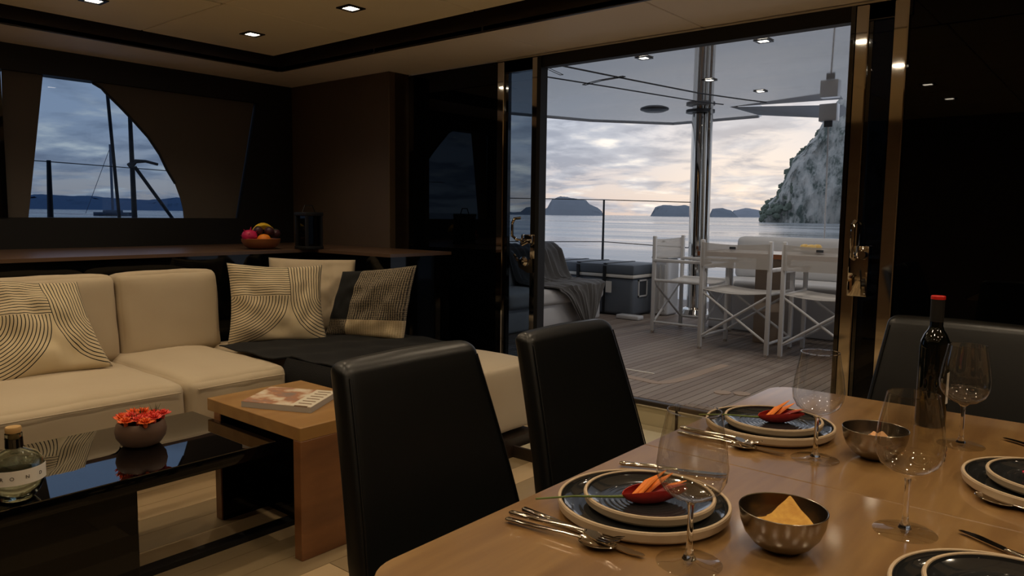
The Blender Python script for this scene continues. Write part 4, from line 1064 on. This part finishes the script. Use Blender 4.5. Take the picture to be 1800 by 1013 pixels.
# ---- tableware
TZ = .7505
def plate(R, H, c, label, name='dinner_plate', group=None, src=None):
    t = thing(name, label, 'plate', c, group=group)
    w = .0062
    MB().lathe([(0, .002), (R*.55, .002), (R*.60, 0), (R*.72, 0), (R*.76, .003), (R-.009, .0035), (R-.002, .009), (R, H-.003), (R-.0015, H), (R-w+.0005, H), (R-w, H-.003), (R-w-.003, .011), (R-.024, .0060), (0, .0050)], n=64).build('rim_body', MT['stone_cream'], t, world=False)
    pr = [(R-w-.0006, H-.0012), (R-w-.0016, H-.006), (R-w-.006, .0138), (R-.026, .0085)]
    k_ = 9
    for i in range(k_*4, -1, -1):
        r = (R-.028)*i/(k_*4); pr.append((r, .0080+(.00022*math.cos(i*PI/2) if i else 0)))
    MB().lathe(pr[::-1], n=64).build('glaze', MT['glaze'], t, world=False)
    return t
sets = [(-.608, 1.085, 'at the front left place'), (-.628, 1.705, 'at the far left place by the chair'), (-.083, 1.655, 'at the right edge of the picture'), (-.083, 1.10, 'cut off by the bottom right corner')]
for x_, y_, w in sets:
    plate(.145, .024, (x_, y_, TZ), 'larger cream-rimmed dark stoneware plate '+w, 'dinner_plate', 'large stoneware plates')
    plate(.111, .022, (x_+.004, y_+.012, TZ+.0095), 'smaller cream-rimmed dark stoneware plate stacked on top '+w, 'side_plate', 'small stoneware plates')
def glass_obj(c, label, s=1.0):
    t = thing('wine_glass', label, 'wine glass', c, group='large wine glasses')
    out = [(0, 0), (.045, 0), (.0465, .0006), (.045, .0014), (.024, .0028), (.010, .0065), (.0052, .018), (.0043, .035), (.0040, .075), (.0048, .088), (.011, .0945), (.027, .1005), (.041, .112), (.0485, .128), (.0502, .145), (.0465, .175), (.0410, .203), (.0372, .225)]
    inn = [(.0364, .225), (.0402, .203), (.0457, .175), (.0494, .145), (.0477, .1285), (.0402, .113), (.0262, .1022), (.0105, .0968), (0, .0955)]
    sc = lambda l_: [(r*s*1.02, z*s) for r, z in l_]
    cut = next(i for i, p in enumerate(out) if p[1] > .087)
    MB().lathe(sc([(0, .0885)]+out[cut:]+inn), n=56).build('glass_bowl', MT['wine_glass'], t, world=False, sharp=80)
    MB().lathe(sc([(0, .0065)]+out[5:cut]+[(.0052, .0885), (0, .0885)]), n=24).build('stem', MT['stem_glass'], t, world=False, sharp=80)
    MB().lathe(sc(out[:6]+[(0, .0066)]), n=56).build('foot', MT['wine_glass'], t, world=False, sharp=80)
    MB().lathe(sc([(.0364, .2247), (.0373, .2247), (.0373, .2262), (.0364, .2262)]), n=56, close=True).build('rim', MT['stem_glass'], t, world=False)
    return t
glass_obj((-.462, .963, TZ), 'empty wine glass in front of the nearest left plate')
glass_obj((-.478, 1.565, TZ), 'empty wine glass in front of the far left plate')
glass_obj((-.250, 1.292, TZ), 'empty wine glass in the middle between the two metal bowls')
glass_obj((-.265, 1.885, TZ), 'empty wine glass right of the dark wine bottle')
# wine bottle
wb = thing('wine_bottle', 'dark wine bottle with red foil top by the far chair', 'bottle', (-.352, 2.02, TZ))
MB().lathe([(0, .004), (.02, .008), (.029, 0), (.0325, .004), (.0335, .01), (.0335, .190), (.0315, .208), (.025, .224), (.0172, .236), (.0145, .245), (.0142, .312), (0, .312)], n=40).build('bottle_body', MT['bottle_black'], wb, world=False)
MB().lathe([(0, .3175), (.0145, .3175), (.0158, .316), (.0158, .309), (.0152, .309), (0, .309)], n=28).build('foil_cap', MT['red'], wb, world=False)
MB().lathe([(.0144, .255), (.0150, .255), (.0150, .309), (.0144, .309)], n=28, close=True).build('capsule', MT['black_matt'], wb, world=False)
def wl_(u, v):
    a = -.35+u*1.7; return (.0338*math.cos(a), .0338*math.sin(a), .06+.075*v)
MB().grid(wl_, 20, 2, thick=-.0004).build('label_sheet', MT['label_white'], wb, world=False)
# metal bowls
def bowl(c, label, R=.0645, H=.063):
    t = thing('metal_bowl', label, 'bowl', c, group='brushed metal bowls')
    MB().lathe([(0, 0), (.025, 0), (.030, .003), (.043, .011), (.055, .026), (.0615, .043), (R, H), (R-.0008, H+.0008), (R-.002, H), (.0597, .043), (.053, .027), (.041, .0130), (.028, .006), (0, .005)], n=56).build('bowl_body', MT['brushed'], t, world=False)
    return t
b1 = Vector((-.378, 1.100, TZ)); b2 = Vector((-.388, 1.66, TZ))
bowl(b1, 'brushed metal bowl with yellow corn chips at the front'); bowl(b2, 'brushed metal bowl with peach chips farther back')
def chip(c, rot, tilt, s, mt, label, grp):
    mb = MB(); n = 10
    pts = []
    tri = [Vector((0, s, 0)), Vector((-.87*s, -.5*s, 0)), Vector((.87*s, -.5*s, 0))]
    def f(u, v):
        p = tri[0].lerp(tri[1].lerp(tri[2], v), u); p.z = .10*p.x*p.x/s+.05*p.y*p.y/s*8*.1+.001*math.sin(p.x*300); return p
    M_ = Matrix.Translation(c) @ Matrix.Rotation(rot, 4, 'Z') @ Matrix.Rotation(tilt, 4, 'X')
    mb.grid(lambda u, v: M_ @ f(max(u, .03), v), 8, 8, thick=.0022)
    o = mb.build('corn_chip', mt, loc=tuple(c)); return tag(o, label, 'chip', grp)
random.seed(11)
chip(b1+Vector((.010, .000, .050)), .35, .36, .050, MT['chip'], 'large triangular yellow chip on top in the front bowl', None)
for k_ in range(16):
    a = k_*2.4; r_ = .012+.022*random.random(); chip(b1+Vector((r_*math.cos(a), r_*math.sin(a), .020+.0016*k_)), random.random()*6, random.uniform(-.25, .25), .026, MT['chip'], 'yellow chip under the top one in the front bowl', 'chips in the front bowl')
for k_ in range(9):
    a = k_*2.4; r_ = .008+.024*random.random(); chip(b2+Vector((r_*math.cos(a), r_*math.sin(a), .026+.0026*k_)), random.random()*6, random.uniform(-.3, .3), .027, MT['chip_peach'], 'peach chip heaped in the farther metal bowl', 'chips in the farther bowl')

# cutlery (built along local +x, handle at -x)
def knife(p0, p1, label):
    p0, p1 = Vector((*p0, TZ)), Vector((*p1, TZ)); d = p1-p0; L_ = d.length; rz = math.atan2(d.y, d.x)
    t = thing('table_knife', label, 'knife', p0, rz, 'table knives')
    MB().tube([(0, 0, .006), (.004, 0, .006), (L_*.28, 0, .0065), (L_*.52, 0, .0055), (L_*.55, 0, .005)], [.003, .0062, .0056, .0042, .003], 12, squash=.75).build('handle', MT['cutlery'], t, world=False)
    a, b = L_*.54, L_
    out = [(a, -.004), (a+.008, -.009), (a+.05, -.0105), (b-.02, -.009), (b-.003, -.003), (b, .003), (b-.006, .0055), (a, .005)]
    MB().prism(out, 2, .0035, .0052).build('blade', MT['cutlery'], t, world=False); return t
def spoon_fork(p0, p1, label, up=0.0, fork=True):
    p0, p1 = Vector((*p0, TZ+up)), Vector((*p1, TZ+up)); d = p1-p0; L_ = d.length; rz = math.atan2(d.y, d.x)
    t = thing('table_fork' if fork else 'table_spoon', label, 'fork' if fork else 'spoon', p0, rz, 'table forks' if fork else 'table spoons')
    MB().tube([(0, 0, .005), (.004, 0, .005), (L_*.30, 0, .006), (L_*.56, 0, .009), (L_*.70, 0, .0085)], [.003, .0058, .0052, .0032, .0032], 12, squash=.7).build('handle', MT['cutlery'], t, world=False)
    a = L_*.68
    if not fork:
        def f(u, v):
            x_ = a+u*(L_-a); w_ = .021*math.sin(PI*min(1, max(.02, u))**.85)**.62; q = 2*v-1
            return (x_, q*w_, .0095-.008*(1-q*q)*math.sin(PI*u)**.7)
        MB().grid(f, 18, 10, thick=.0014).build('bowl', MT['cutlery'], t, world=False)
    else:
        def f(u, v):
            x_ = a+u*.028; w_ = .004+.009*min(1, u*1.4)**.7; q = 2*v-1; return (x_, q*w_, .0095-.005*u)
        MB().grid(f, 8, 6, thick=.0014).build('neck_plate', MT['cutlery'], t, world=False)
        for k_ in range(4):
            q = -1+2*k_/3
            MB().tube([(a+.026, q*.0112, .0042), (a+.045, q*.0115, .0035), (L_-.012, q*.0105, .007), (L_, q*.0095, .011)], [.0016, .0016, .0014, .0008], 6).build('tine', MT['cutlery'], t, world=False)
    return t
spoon_fork((-.754, .898), (-.558, .922), 'spoon lying under the fork at the nearest left place', 0, False)
spoon_fork((-.750, .902), (-.552, .926), 'fork resting on the spoon at the nearest left place', .011)
knife((-.758, .946), (-.517, .930), 'knife beside the nearest left plates')
spoon_fork((-.776, 1.535), (-.588, 1.532), 'spoon lying under the fork at the far left place', 0, False)
spoon_fork((-.772, 1.539), (-.582, 1.537), 'fork resting on the spoon at the far left place', .011)
knife((-.776, 1.566), (-.532, 1.540), 'knife beside the far left plates')
knife((-.760, 1.256), (-.57, 1.340), 'knife lying behind the nearest left plates')
knife((-.035, 1.262), (-.182, 1.348), 'knife with dark blade behind the bottom right plates')
knife((-.04, 1.90), (-.198, 2.002), 'knife behind the plates at the right edge')
spoon_fork((.02, 1.46), (-.19, 1.545), 'spoon in front of the plates at the right edge', 0, False)

# heliconia flowers on the plates
def heliconia(c, ang, label, s=1.0, bract=None):
    t = thing('heliconia_flower', label, 'flower', c, ang, 'flowers on the plates')
    MB().tube([(-.185*s, 0, .018), (-.12*s, .002, .0175), (-.055*s, 0, .013), (-.03*s, 0, .012)], [.0016, .0018, .0022, .003], 8).build('stem', MT['stem'], t, world=False)
    def f(u, v):
        x_ = (-.035+.115*u)*s; w_ = .023*s*math.sin(PI*u**.8)**.8+.002; a = (v-.5)*PI*1.25-PI/2
        return (x_, w_*.9*math.cos(a)*(1), .016+w_*.75*math.sin(a)+.004*u)
    MB().grid(f, 18, 12, thick=.0012).build('bract', MT['bract'], t, world=False)
    for k_, (x0, y0, x1, y1, h) in enumerate(((-.015, .004, .04, .02, .040), (-.01, -.004, .042, .002, .052), (.006, .002, .060, .014, .042), (.012, -.006, .070, -.018, .034), (.025, .0, .082, .006, .030))):
        MB().tube([(x0*s, y0*s, .012), ((x0+x1)/2*s, (y0+y1)/2*s, (.012+h)/2*1.15), (x1*s, y1*s, h)], [.004, .0068, .001], 8, squash=.5).build('petal', MT['bract_orange'] if k_ != 3 else MT['bract'], t, world=False)
    return t
PZ = TZ+.0095+.0085
heliconia((-.607, 1.080, PZ), .90, 'red and orange flower with long green stem on the nearest plate')
heliconia((-.627, 1.720, PZ), .74, 'red and orange flower with long green stem on the far left plate', .95)
# small red and yellow flower on the right plate
t = thing('garnish_flower', 'crimson and yellow flower on the plate at the right edge', 'flower', (-.09, 1.675, PZ))
cr = mat('petal_crimson', C(170, 20, 52), .5); ye = mat('petal_yellow', C(226, 190, 40), .5)
for k_ in range(6):
    a = k_*PI/3+.3
    def f(u, v, a=a):
        r_ = .006+.036*u; w_ = .014*math.sin(PI*max(.05, u*.92)); q = 2*v-1
        return (r_*math.cos(a)-q*w_*math.sin(a), r_*math.sin(a)+q*w_*math.cos(a), .003+.007*u+.003*q*q)
    MB().grid(f, 6, 4, thick=.001).build('petal', cr if k_ in (1, 2, 3, 4) else ye, t, world=False)
for k_ in range(5):
    a = k_*1.256
    MB().tube([(0, 0, .004), (.008*math.cos(a), .008*math.sin(a), .012), (.018*math.cos(a), .018*math.sin(a), .014)], [.002, .003, .001], 6).build('stamen', ye, t, world=False)
